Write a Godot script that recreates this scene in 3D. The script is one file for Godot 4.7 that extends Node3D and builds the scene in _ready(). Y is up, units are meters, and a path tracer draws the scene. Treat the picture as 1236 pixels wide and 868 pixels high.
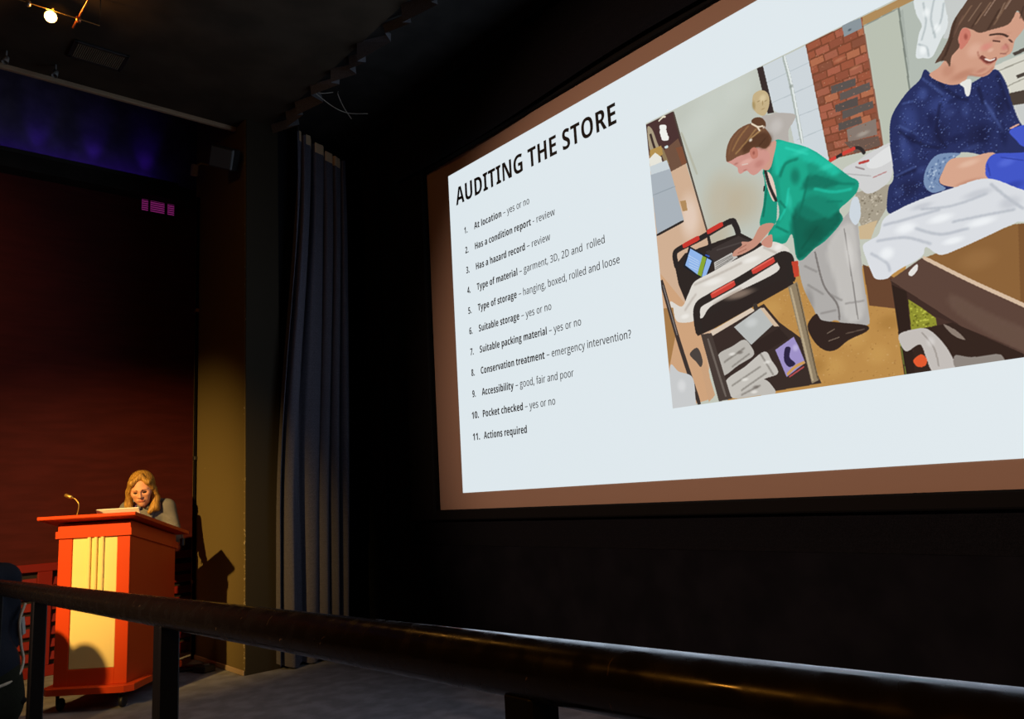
extends Node3D
# A small lecture theatre: a projection screen on a black front wall, a speaker at a red lectern in the corner, a glossy black handrail in front.

const CEIL := 4.23          # underside of the ceiling
const WALL_Z := -3.33       # front (screen) wall
const RED_X := -7.0         # left wall
const WING_Z := -2.294      # front face of the wing pier
const PROJ_AT := Vector3(-2.19, 3.5, 5.6)
const LAMP_AT := Vector3(-1.95, 4.0, 3.85)

var M := {}
var taken := {}
var rng := RandomNumberGenerator.new()
var img: Image
var under: Image


func _ready() -> void:
	rng.seed = 7
	var cam := Camera3D.new()
	cam.name = "camera"
	cam.fov = 50.45
	cam.position = Vector3(0, 1.17, 0)
	cam.rotation = Vector3(0.1712, 0.8382, -0.0591)
	cam.near = 0.05
	cam.far = 60.0
	add_child(cam)
	cam.current = true
	var env := Environment.new()
	env.background_mode = Environment.BG_COLOR
	env.background_color = Color.BLACK
	env.tonemap_mode = Environment.TONE_MAPPER_LINEAR
	env.tonemap_exposure = 1.0
	env.sdfgi_enabled = true
	env.ssao_enabled = true
	env.ssil_enabled = true
	var we := WorldEnvironment.new()
	we.name = "world_environment"
	we.environment = env
	add_child(we)
	# the projected slide throws its light back into the room
	var glow := AreaLight3D.new()
	glow.name = "screen_glow"
	glow.area_size = Vector2(4.1, 2.3)
	glow.light_color = Color(0.74, 0.85, 1.0)
	glow.light_energy = 2.6
	glow.position = Vector3(-2.186, 2.346, -3.27)
	glow.rotation.y = PI
	glow.area_range = 20.0
	glow.shadow_enabled = true
	add_child(glow)
	# the warm stage spotlight on the lectern, hung from the ceiling behind the camera
	spot("stage_spotlight", LAMP_AT, Vector3(-6.25, 1.05, -1.45), Color(1.0, 0.80, 0.46), 106.0, 12.6, 1.0, 0.07)
	# two warm house downlights above the seats
	spot("house_downlight", Vector3(1.3, 4.1, 2.2), Vector3(0.9, 0.0, 0.9), Color(1.0, 0.66, 0.25), 2.8, 56.0, 1.0, 0.05)
	spot("house_downlight", Vector3(-3.3, 4.1, 2.6), Vector3(-3.0, 0.0, 1.2), Color(1.0, 0.66, 0.25), 1.6, 52.0, 1.0, 0.05)
	# the small halogen lamps on the ceiling wire: one in view, one beyond the left edge
	spot("wire_lamp_light", Vector3(-4.69, 4.03, -0.77), Vector3(-5.3, 0.0, -0.95), Color(1.0, 0.84, 0.64), 2.0, 30.0, 1.0, 0.03)
	spot("wire_lamp_light", Vector3(-4.66, 4.03, 0.42), Vector3(-7.0, 2.9, 0.35), Color(1.0, 0.76, 0.48), 2.8, 40.0, 1.0, 0.03)
	# stray light of the projector on the margins of the screen
	spot("projector_light", PROJ_AT + Vector3(0, -0.02, -0.05), Vector3(-2.19, 1.8, -3.3), Color(1.0, 0.83, 0.73), 32.0, 17.0, 0.6, 0.04)

	materials()
	room()
	front_wall()
	screen()
	stage_curtain()
	ceiling_fittings()
	left_wall_fittings()
	lectern()
	speaker_person()
	audience()
	handrail()


func spot(called: String, at: Vector3, to: Vector3, col: Color, energy: float, angle: float, soft: float, size: float) -> void:
	var l := SpotLight3D.new()
	l.name = called
	l.position = at
	l.light_color = col
	l.light_energy = energy
	l.spot_angle = angle
	l.spot_angle_attenuation = soft
	l.spot_range = 25.0
	l.spot_attenuation = 2.0
	l.light_size = size
	l.shadow_enabled = true
	add_child(l, true)
	l.look_at_from_position(at, to, Vector3(0, 0, 1) if absf((to - at).normalized().y) > 0.95 else Vector3.UP)


# ---------------------------------------------------------------- naming helpers
func numbered(called: String) -> String:
	var n: int = taken.get(called, 0)
	taken[called] = n + 1
	return called if n == 0 else "%s_%03d" % [called, n]


func thing(called: String, label: String, category: String, at := Vector3.ZERO, turn := 0.0, group := "") -> Node3D:
	var o := Node3D.new()
	o.name = numbered(called)
	add_child(o, true)
	o.position = at
	o.rotation.y = turn
	return tag(o, label, category, group)


func tag(o: Node3D, label: String, category: String, group := "") -> Node3D:
	o.set_meta("label", label)
	o.set_meta("category", category)
	if group:
		o.set_meta("group", group)
	return o


func put(called: String, mesh, m: Material, parent: Node = null) -> MeshInstance3D:
	var o := MeshInstance3D.new()
	o.name = called if parent else numbered(called)
	if mesh is SurfaceTool:
		mesh.generate_normals()
		o.mesh = mesh.commit()
	else:
		o.mesh = mesh
	o.material_override = m
	(parent if parent else self as Node).add_child(o, true)
	return o


func struct(called: String, mesh, m: Material, label := "", parent: Node = null) -> MeshInstance3D:
	var o := put(called, mesh, m, parent)
	if not parent:
		o.set_meta("kind", "structure")
		if label:
			o.set_meta("label", label)
	return o


# ---------------------------------------------------------------- shape helpers
func shape(smooth := false) -> SurfaceTool:
	var st := SurfaceTool.new()
	st.begin(Mesh.PRIMITIVE_TRIANGLES)
	st.set_smooth_group(0 if smooth else -1)
	return st


func tri(st: SurfaceTool, a: Vector3, b: Vector3, c: Vector3, out: Vector3) -> void:
	if (c - a).cross(b - a).dot(out) < 0.0:
		var k := b
		b = c
		c = k
	for p: Vector3 in [a, b, c]:
		st.set_uv(Vector2(p.x + p.z, p.y))
		st.add_vertex(p)


func quad(st: SurfaceTool, a: Vector3, b: Vector3, c: Vector3, d: Vector3, out: Vector3) -> void:
	tri(st, a, b, c, out)
	tri(st, a, c, d, out)


# a box with chamfered edges, standing in xf
func box(st: SurfaceTool, at: Vector3, size: Vector3, bevel := 0.0, turn := Basis()) -> void:
	var h := size / 2.0
	bevel = minf(bevel, minf(h.x, minf(h.y, h.z)) * 0.9)
	var t := Transform3D(turn, at)
	for ax in 3:
		for s: float in [-1.0, 1.0]:
			var u := (ax + 1) % 3
			var v := (ax + 2) % 3
			var q := []
			for k: Array in [[-1, -1], [1, -1], [1, 1], [-1, 1]]:
				var p := Vector3()
				p[ax] = s * h[ax]
				p[u] = k[0] * (h[u] - bevel)
				p[v] = k[1] * (h[v] - bevel)
				q.append(t * p)
			var o := Vector3()
			o[ax] = s
			quad(st, q[0], q[1], q[2], q[3], turn * o)
	if bevel <= 0.0:
		return
	for ax in 3:
		var u := (ax + 1) % 3
		var v := (ax + 2) % 3
		for su: float in [-1.0, 1.0]:
			for sv: float in [-1.0, 1.0]:
				var q := []
				for k: Array in [[-1, 0], [1, 0], [1, 1], [-1, 1]]:
					var p := Vector3()
					p[ax] = k[0] * (h[ax] - bevel)
					p[u] = su * (h[u] - (bevel if k[1] else 0.0))
					p[v] = sv * (h[v] - (0.0 if k[1] else bevel))
					q.append(t * p)
				var o := Vector3()
				o[u] = su
				o[v] = sv
				quad(st, q[0], q[1], q[2], q[3], turn * o)
	for sx: float in [-1.0, 1.0]:
		for sy: float in [-1.0, 1.0]:
			for sz: float in [-1.0, 1.0]:
				var s := Vector3(sx, sy, sz)
				var c := s * h
				tri(st, t * (c - Vector3(0, sy, sz) * bevel), t * (c - Vector3(sx, 0, sz) * bevel), t * (c - Vector3(sx, sy, 0) * bevel), turn * s)


func boxed(at: Vector3, size: Vector3, bevel := 0.0, turn := Basis()) -> SurfaceTool:
	var st := shape()
	box(st, at, size, bevel, turn)
	return st


func slab(lo: Vector3, hi: Vector3, bevel := 0.0) -> SurfaceTool:
	return boxed((lo + hi) / 2.0, hi - lo, bevel)


# a grid of points joined into a surface; closed_u joins the ends of every row
func skin(st: SurfaceTool, rows: Array, closed_u := false, flip := false) -> void:
	for j in rows.size() - 1:
		var n: int = rows[j].size()
		for i in (n if closed_u else n - 1):
			var k := (i + 1) % n
			var a: Vector3 = rows[j][i]
			var b: Vector3 = rows[j][k]
			var c: Vector3 = rows[j + 1][k]
			var d: Vector3 = rows[j + 1][i]
			var f := [a, b, c, a, c, d] if flip else [a, c, b, a, d, c]
			for p: Vector3 in f:
				st.set_uv(Vector2(p.x + p.z, p.y))
				st.add_vertex(p)


# a round tube through points; radius may be one number or one per point
func tube(st: SurfaceTool, pts: Array, radius, sides := 12, caps := true) -> void:
	var rows := []
	var up := Vector3.UP
	for i in pts.size():
		var a: Vector3 = pts[maxi(i - 1, 0)]
		var b: Vector3 = pts[mini(i + 1, pts.size() - 1)]
		var d := (b - a).normalized()
		if absf(d.dot(up)) > 0.98:
			up = Vector3.RIGHT if absf(d.x) < 0.9 else Vector3.FORWARD
		var u := d.cross(up).normalized()
		var v := u.cross(d).normalized()
		up = v
		var r: float = radius[i] if radius is Array else radius
		var row := []
		for k in sides:
			var t := TAU * k / sides
			row.append(pts[i] + (u * cos(t) + v * sin(t)) * r)
		rows.append(row)
	skin(st, rows, true)
	if caps:
		for e in 2:
			var row: Array = rows[-1] if e else rows[0]
			var c: Vector3 = pts[-1] if e else pts[0]
			var q: Vector3 = pts[-2] if e else pts[1]
			st.set_smooth_group(-1)
			for k in sides:
				tri(st, c, row[k], row[(k + 1) % sides], c - q)
			st.set_smooth_group(0)


func tubed(pts: Array, radius, sides := 12) -> SurfaceTool:
	var st := shape(true)
	tube(st, pts, radius, sides)
	return st


# a profile of (radius, height) turned round the line from at along dir
func lathe(at: Vector3, dir: Vector3, prof: Array, sides := 20) -> SurfaceTool:
	var st := shape(true)
	var d := dir.normalized()
	var u := d.cross(Vector3.RIGHT if absf(d.x) < 0.8 else Vector3.UP).normalized()
	var v := d.cross(u)
	var rows := []
	for p: Array in prof:
		var row := []
		for k in sides:
			var t := TAU * k / sides
			row.append(at + d * float(p[1]) + (u * cos(t) + v * sin(t)) * float(p[0]))
		rows.append(row)
	skin(st, rows, true, true)
	return st


# a polygon in (z, y) swept along x
func extrude_x(st: SurfaceTool, poly: Array, x0: float, x1: float) -> void:
	var c := Vector2()
	for p: Vector2 in poly:
		c += p / poly.size()
	for i in poly.size():
		var p: Vector2 = poly[i]
		var q: Vector2 = poly[(i + 1) % poly.size()]
		var e := q - p
		var o := Vector2(e.y, -e.x)
		if o.dot((p + q) / 2.0 - c) < 0:
			o = -o
		quad(st, Vector3(x0, p.y, p.x), Vector3(x1, p.y, p.x), Vector3(x1, q.y, q.x), Vector3(x0, q.y, q.x), Vector3(0, o.y, o.x))
		tri(st, Vector3(x0, c.y, c.x), Vector3(x0, p.y, p.x), Vector3(x0, q.y, q.x), Vector3.LEFT)
		tri(st, Vector3(x1, c.y, c.x), Vector3(x1, p.y, p.x), Vector3(x1, q.y, q.x), Vector3.RIGHT)


func curve(pts: Array, n := 6) -> Array:
	var out := []
	for i in pts.size() - 1:
		var a = pts[maxi(i - 1, 0)]
		var b = pts[i]
		var c = pts[i + 1]
		var d = pts[mini(i + 2, pts.size() - 1)]
		for k in n:
			out.append(b.cubic_interpolate(c, a, d, float(k) / n))
	out.append(pts[-1])
	return out


# ---------------------------------------------------------------- bodies: tapered capsules joined by a smooth minimum, meshed as surface nets
# a prim is [a, b, radius at a, radius at b, blend, scale]; cut holds prims to take away
func body(prims: Array, cell: float, cut := []) -> ArrayMesh:
	var lo := Vector3.ONE * 1e9
	var hi := -lo
	for p: Array in prims:
		var r := maxf(p[2], p[3]) * 1.0
		var s: Vector3 = p[5] if p.size() > 5 else Vector3.ONE
		for e in 2:
			lo = lo.min(p[e] - s * r)
			hi = hi.max(p[e] + s * r)
	lo -= Vector3.ONE * cell * 3
	hi += Vector3.ONE * cell * 3
	var n := Vector3i(((hi - lo) / cell).ceil())
	var nx := n.x
	var nxy := n.x * n.y
	var f := PackedFloat32Array()
	f.resize(nxy * n.z)
	f.fill(1.0)
	for set_ in 2:
		for p: Array in (cut if set_ else prims):
			var s: Vector3 = p[5] if p.size() > 5 else Vector3.ONE
			var a: Vector3 = p[0]
			var ra: float = p[2]
			var rb: float = p[3]
			var k: float = p[4] if p.size() > 4 else 0.02
			var ms := minf(s.x, minf(s.y, s.z))
			var ab: Vector3 = (p[1] - a) / s
			var l2 := maxf(ab.length_squared(), 1e-9)
			var pad := maxf(ra, rb)
			var m := k + cell * 2
			var i0 := Vector3i(((p[0].min(p[1]) - s * pad - Vector3.ONE * m - lo) / cell).floor()).clamp(Vector3i.ZERO, n - Vector3i.ONE)
			var i1 := Vector3i(((p[0].max(p[1]) + s * pad + Vector3.ONE * m - lo) / cell).ceil()).clamp(Vector3i.ZERO, n - Vector3i.ONE)
			for z in range(i0.z, i1.z + 1):
				for y in range(i0.y, i1.y + 1):
					var at := z * nxy + y * nx
					for x in range(i0.x, i1.x + 1):
						var q := (lo + Vector3(x, y, z) * cell - a) / s
						var t := clampf(q.dot(ab) / l2, 0.0, 1.0)
						var d := ((q - ab * t).length() - lerpf(ra, rb, t)) * ms
						var o := f[at + x]
						if set_:
							d = -d
							var h := maxf(k - absf(o - d), 0.0) / k
							f[at + x] = maxf(o, d) + h * h * k * 0.25
						else:
							var h := maxf(k - absf(o - d), 0.0) / k
							f[at + x] = minf(o, d) - h * h * k * 0.25
	var verts := PackedVector3Array()
	var norms := PackedVector3Array()
	var index := PackedInt32Array()
	var ids := {}
	var off := [0, 1, nx, nx + 1, nxy, nxy + 1, nxy + nx, nxy + nx + 1]
	for z in n.z - 1:
		for y in n.y - 1:
			for x in n.x - 1:
				var at := z * nxy + y * nx + x
				var neg := 0
				for k in 8:
					if f[at + off[k]] < 0.0:
						neg += 1
				if neg == 0 or neg == 8:
					continue
				var sum := Vector3()
				var cnt := 0
				for e: Array in [[0, 1], [2, 3], [4, 5], [6, 7], [0, 2], [1, 3], [4, 6], [5, 7], [0, 4], [1, 5], [2, 6], [3, 7]]:
					var va := f[at + off[e[0]]]
					var vb := f[at + off[e[1]]]
					if (va < 0.0) != (vb < 0.0):
						var t := va / (va - vb)
						var pa := Vector3(e[0] & 1, (e[0] >> 1) & 1, e[0] >> 2)
						var pb := Vector3(e[1] & 1, (e[1] >> 1) & 1, e[1] >> 2)
						sum += pa.lerp(pb, t)
						cnt += 1
				ids[at] = verts.size()
				verts.append(lo + (Vector3(x, y, z) + sum / cnt) * cell)
				var g := Vector3(f[at + 1] + f[at + nx + 1] + f[at + nxy + 1] + f[at + nxy + nx + 1] - f[at] - f[at + nx] - f[at + nxy] - f[at + nxy + nx], f[at + nx] + f[at + nx + 1] + f[at + nxy + nx] + f[at + nxy + nx + 1] - f[at] - f[at + 1] - f[at + nxy] - f[at + nxy + 1], f[at + nxy] + f[at + nxy + 1] + f[at + nxy + nx] + f[at + nxy + nx + 1] - f[at] - f[at + 1] - f[at + nx] - f[at + nx + 1])
				norms.append(g.normalized())
	var steps := [1, nx, nxy]
	for at: int in ids.keys():
		for ax in 3:
			var u: int = steps[(ax + 1) % 3]
			var v: int = steps[(ax + 2) % 3]
			var s0 := f[at] < 0.0
			if s0 == (f[at + steps[ax]] < 0.0):
				continue
			if not (ids.has(at - u) and ids.has(at - v) and ids.has(at - u - v)):
				continue
			var a: int = ids[at]
			var b: int = ids[at - u]
			var c: int = ids[at - u - v]
			var d: int = ids[at - v]
			if s0:
				index.append_array([a, c, b, a, d, c])
			else:
				index.append_array([a, b, c, a, c, d])
	var arr := []
	arr.resize(Mesh.ARRAY_MAX)
	arr[Mesh.ARRAY_VERTEX] = verts
	arr[Mesh.ARRAY_NORMAL] = norms
	arr[Mesh.ARRAY_INDEX] = index
	var am := ArrayMesh.new()
	am.add_surface_from_arrays(Mesh.PRIMITIVE_TRIANGLES, arr)
	return am


# ---------------------------------------------------------------- materials
func noise(freq: float, lo: Color, hi: Color, octaves := 4, size := 256, kind := FastNoiseLite.TYPE_SIMPLEX_SMOOTH, seed_ := 1) -> NoiseTexture2D:
	var n := FastNoiseLite.new()
	n.seed = seed_
	n.noise_type = kind
	n.frequency = freq
	n.fractal_octaves = octaves
	var g := Gradient.new()
	g.offsets = PackedFloat32Array([0.25, 0.75])
	g.colors = PackedColorArray([lo, hi])
	var t := NoiseTexture2D.new()
	t.width = size
	t.height = size
	t.seamless = true
	t.noise = n
	t.color_ramp = g
	return t


func mat(called: String, col: Color, rough: float, metal := 0.0, spec := 0.5) -> StandardMaterial3D:
	var m := StandardMaterial3D.new()
	m.resource_name = called
	m.albedo_color = col
	m.roughness = rough
	m.metallic = metal
	m.metallic_specular = spec
	m.cull_mode = BaseMaterial3D.CULL_DISABLED
	M[called] = m
	return m


# grain: multiplies the colour by a tiling world-space pattern
func grain(m: StandardMaterial3D, tex: Texture2D, scale: Vector3, world := true) -> StandardMaterial3D:
	m.albedo_texture = tex
	m.uv1_triplanar = true
	m.uv1_world_triplanar = world
	m.uv1_scale = scale
	return m


func relief(m: StandardMaterial3D, tex: Texture2D, depth: float) -> void:
	m.heightmap_enabled = true
	m.heightmap_texture = tex
	m.heightmap_scale = depth


func glow_mat(called: String, col: Color, energy: float) -> StandardMaterial3D:
	var m := mat(called, Color(0.1, 0.1, 0.1), 0.6)
	m.emission_enabled = true
	m.emission = col
	m.emission_energy_multiplier = energy
	return m


func scuffs(base: Color, mark: Color, n: int, seed_: int, longest: int) -> ImageTexture:
	var im := Image.create_empty(1024, 1024, false, Image.FORMAT_RGB8)
	im.fill(base)
	var r := RandomNumberGenerator.new()
	r.seed = seed_
	for i in n:
		var p := Vector2(r.randf() * 1024, r.randf() * 1024)
		var d := Vector2.from_angle(r.randf() * TAU)
		var c := base.lerp(mark, r.randf_range(0.25, 1.0))
		var w := r.randi_range(1, 3)
		for k in r.randi_range(1, longest):
			p += d
			im.fill_rect(Rect2i(int(p.x) & 1023, int(p.y) & 1023, w, w), c)
			d = d.rotated(r.randf_range(-0.2, 0.2))
	return ImageTexture.create_from_image(im)


func materials() -> void:
	var soft := noise(0.012, Color(0.86, 0.86, 0.86), Color(1, 1, 1), 5, 512)
	var fine := noise(0.12, Color(0.88, 0.88, 0.88), Color(1, 1, 1), 3, 256, FastNoiseLite.TYPE_SIMPLEX_SMOOTH, 4)
	var cloth := noise(0.35, Color(0.7, 0.7, 0.7), Color(1, 1, 1), 2, 256, FastNoiseLite.TYPE_VALUE, 9)
	grain(mat("floor", Color(0.49, 0.49, 0.515), 0.75, 0.0, 0.3), soft, Vector3.ONE * 0.9)
	relief(M.floor, fine, 0.15)
	grain(mat("ceiling", Color(0.23, 0.20, 0.165), 0.9, 0.0, 0.2), soft, Vector3.ONE * 0.4)
	grain(mat("black_cloth", Color(0.105, 0.105, 0.118), 0.95, 0.0, 0.15), cloth, Vector3.ONE * 5.0)
	grain(mat("black_paint", Color(0.14, 0.135, 0.13), 0.85, 0.0, 0.25), soft, Vector3.ONE * 0.7)
	grain(mat("black_board", Color(0.095, 0.096, 0.112), 0.95, 0.0, 0.1), soft, Vector3.ONE * 0.5)
	# dark red stained boards with a level grain
	var boards := noise(0.02, Color(0.9, 0.89, 0.89), Color(1, 1, 1), 5, 512, FastNoiseLite.TYPE_SIMPLEX_SMOOTH, 12)
	grain(mat("red_wall", Color(0.26, 0.08, 0.085), 0.7, 0.0, 0.25), boards, Vector3(0.22, 1.3, 0.22))
	grain(mat("upper_wall", Color(0.34, 0.33, 0.36), 0.9, 0.0, 0.2), soft, Vector3.ONE * 0.7)
	mat("red_slat", Color(0.42, 0.08, 0.07), 0.5, 0.0, 0.4)
	# olive-brown painted pier with scuffs and chips
	var wing := mat("wing", Color(0.98, 0.98, 0.98), 0.7, 0.0, 0.3)
	grain(wing, scuffs(Color(0.385, 0.34, 0.215), Color(0.62, 0.56, 0.42), 40, 3, 6), Vector3.ONE * 0.5)
	relief(wing, fine, 0.1)
	mat("chip", Color(0.62, 0.58, 0.47), 0.9)
	mat("trim", Color(0.62, 0.54, 0.44), 0.5, 0.2)
	mat("mask", Color(0.09, 0.085, 0.08), 0.9, 0.0, 0.2)
	mat("screen_border", Color(0.70, 0.58, 0.50), 0.9, 0.0, 0.1)
	grain(mat("border_cloth", Color(0.42, 0.42, 0.44), 0.9, 0.0, 0.15), cloth, Vector3.ONE * 6.0)
	grain(mat("curtain", Color(0.40, 0.395, 0.45), 0.9, 0.0, 0.15), cloth, Vector3.ONE * 6.0)
	M.curtain.rim_enabled = true
	M.curtain.rim = 0.3
	mat("tape", Color(0.78, 0.66, 0.52), 0.9)
	mat("black_plastic", Color(0.10, 0.10, 0.105), 0.5)
	mat("grey_plastic", Color(0.42, 0.43, 0.43), 0.6)
	mat("speaker_cloth", Color(0.20, 0.205, 0.21), 0.9)
	mat("grille_slat", Color(0.38, 0.34, 0.27), 0.7)
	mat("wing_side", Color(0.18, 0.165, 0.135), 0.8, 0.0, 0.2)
	mat("steel", Color(0.62, 0.60, 0.58), 0.3, 0.9)
	mat("copper", Color(0.72, 0.42, 0.27), 0.35, 0.8)
	mat("cable", Color(0.08, 0.08, 0.085), 0.6)
	mat("conduit", Color(0.06, 0.055, 0.05), 0.95, 0.0, 0.05)
	mat("pale_cable", Color(0.62, 0.60, 0.56), 0.7)
	# lectern
	mat("orange", Color(0.79, 0.25, 0.055), 0.45, 0.0, 0.4)
	mat("cream", Color(0.93, 0.85, 0.60), 0.5, 0.0, 0.35)
	mat("silver", Color(0.80, 0.80, 0.79), 0.45, 0.05)
	mat("brass", Color(0.78, 0.62, 0.33), 0.35, 0.8)
	# people
	mat("skin", Color(0.86, 0.62, 0.50), 0.55, 0.0, 0.4)
	mat("lips", Color(0.72, 0.33, 0.28), 0.45)
	mat("eye", Color(0.22, 0.15, 0.11), 0.3)
	mat("brow", Color(0.42, 0.29, 0.16), 0.8)
	var strands := noise(0.05, Color(0.55, 0.5, 0.42), Color(1, 1, 1), 4, 256, FastNoiseLite.TYPE_SIMPLEX_SMOOTH, 21)
	grain(mat("hair", Color(0.80, 0.62, 0.30), 0.5, 0.0, 0.4), strands, Vector3(9, 0.9, 9))
	relief(M.hair, strands, 0.5)
	grain(mat("dark_hair", Color(0.20, 0.14, 0.10), 0.55), strands, Vector3(9, 0.9, 9))
	var tweed := noise(0.25, Color(0.6, 0.6, 0.6), Color(1, 1, 1), 3, 256, FastNoiseLite.TYPE_CELLULAR, 31)
	grain(mat("tweed", Color(0.60, 0.60, 0.63), 0.9, 0.0, 0.2), tweed, Vector3.ONE * 9.0)
	mat("lanyard", Color(0.50, 0.36, 0.72), 0.6)
	mat("trousers", Color(0.16, 0.16, 0.18), 0.9)
	grain(mat("navy", Color(0.10, 0.115, 0.16), 0.8, 0.0, 0.3), cloth, Vector3.ONE * 6.0)
	grain(mat("olive", Color(0.16, 0.16, 0.12), 0.9, 0.0, 0.2), cloth, Vector3.ONE * 6.0)
	mat("piping", Color(0.72, 0.66, 0.56), 0.6)
	mat("shoe", Color(0.07, 0.065, 0.06), 0.5)
	mat("chair", Color(0.09, 0.085, 0.085), 0.9, 0.0, 0.2)
	# handrail: glossy black paint, scratched
	var rail := mat("rail", Color(1, 1, 1), 0.22, 0.0, 0.5)
	grain(rail, scuffs(Color(0.13, 0.115, 0.095), Color(0.62, 0.52, 0.40), 70, 5, 14), Vector3.ONE * 1.6)
	rail.roughness = 1.0
	rail.roughness_texture = noise(0.03, Color(0.12, 0.12, 0.12), Color(0.34, 0.34, 0.34), 4, 512, FastNoiseLite.TYPE_SIMPLEX_SMOOTH, 41)
	mat("post", Color(0.09, 0.085, 0.08), 0.5, 0.0, 0.4)
	glow_mat("blue_led", Color(0.28, 0.16, 1.0), 0.6)
	glow_mat("bulb", Color(1.0, 0.80, 0.45), 9.0)
	glow_mat("magenta_led", Color(0.62, 0.17, 0.50), 0.42)
	mat("slide_ink", Color(0.20, 0.19, 0.18), 0.9, 0.0, 0.1)


# ---------------------------------------------------------------- the room
func room() -> void:
	struct("floor", slab(Vector3(-7.15, -0.15, -3.5), Vector3(3.15, 0, 6.15)), M.floor, "dull blue-grey stage floor")
	struct("ceiling", slab(Vector3(-5.74, CEIL, -2.5), Vector3(3.15, CEIL + 0.18, 6.15)), M.ceiling, "dark brown painted ceiling over the stage and seats")
	struct("ceiling_stage", slab(Vector3(-6.0, CEIL + 0.02, -3.5), Vector3(3.15, CEIL + 0.18, -2.5)), M.black_paint, "black ceiling strip in front of the screen")
	struct("ceiling_pocket", slab(Vector3(-7.15, 5.2, -3.5), Vector3(-5.6, 5.35, 6.15)), M.black_paint, "dark top of the lighting pocket along the left wall")
	struct("wall_pocket", slab(Vector3(-5.74, CEIL + 0.18, -2.5), Vector3(-5.6, 5.2, 6.15)), M.black_paint, "hidden side of the lighting pocket")
	struct("wall_left", slab(Vector3(RED_X - 0.15, 0, -3.5), Vector3(RED_X, 4.0, 6.15)), M.red_wall, "dark red wall behind the lectern")
	struct("wall_left_upper", slab(Vector3(RED_X - 0.15, 4.0, -3.5), Vector3(RED_X, 5.2, 6.15)), M.upper_wall, "dark upper wall washed by blue light")
	struct("wall_front", slab(Vector3(-7.15, 0, WALL_Z - 0.15), Vector3(3.15, 5.2, WALL_Z)), M.black_cloth, "black cloth-covered wall behind the screen")
	struct("wall_right", slab(Vector3(3.0, 0, -3.5), Vector3(3.15, CEIL + 0.1, 6.15)), M.black_paint)
	struct("wall_rear", slab(Vector3(-7.15, 0, 6.0), Vector3(3.15, 5.2, 6.15)), M.black_paint)
	# the pier between the red wall and the curtain
	struct("wall_wing", slab(Vector3(-6.66, 0, WING_Z - 0.27), Vector3(-5.57, 5.2, WING_Z), 0.006), M.wing, "olive-brown scuffed wing wall beside the lectern")
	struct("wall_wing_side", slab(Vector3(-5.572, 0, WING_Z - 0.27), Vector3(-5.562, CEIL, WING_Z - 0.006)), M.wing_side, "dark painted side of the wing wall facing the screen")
	struct("wall_stage", slab(Vector3(-5.75, 0, WALL_Z), Vector3(-5.6, CEIL + 0.02, WING_Z - 0.27)), M.black_cloth)
	struct("baseboard_wing", slab(Vector3(-6.62, 0, WING_Z), Vector3(-5.565, 0.035, WING_Z + 0.012), 0.004), M.trim)
	var r := RandomNumberGenerator.new()
	r.seed = 11
	var chips := shape()
	for i in 90:
		var y := r.randf_range(0.02, 1.0) if i % 3 else r.randf_range(0.3, 3.4)
		var s := r.randf_range(0.003, 0.009)
		box(chips, Vector3(-5.57 - (0.0 if i % 2 else r.randf() * 0.012), y, WING_Z - (r.randf() * 0.01 if i % 2 else 0.0)), Vector3(s * 0.7, s * r.randf_range(1, 2.5), s * 0.5), 0.0, Basis(Vector3(0, 0, 1), r.randf()))
	var ch := put("paint_chip", chips, M.chip, get_node("wall_wing"))
	ch.set_meta("kind", "stuff")
	struct("trim_1", slab(Vector3(-5.775, CEIL - 0.03, -2.29), Vector3(-5.74, CEIL + 0.03, 6.0), 0.004), M.trim, "pale metal edge strip where the ceiling meets the lighting pocket")


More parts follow.
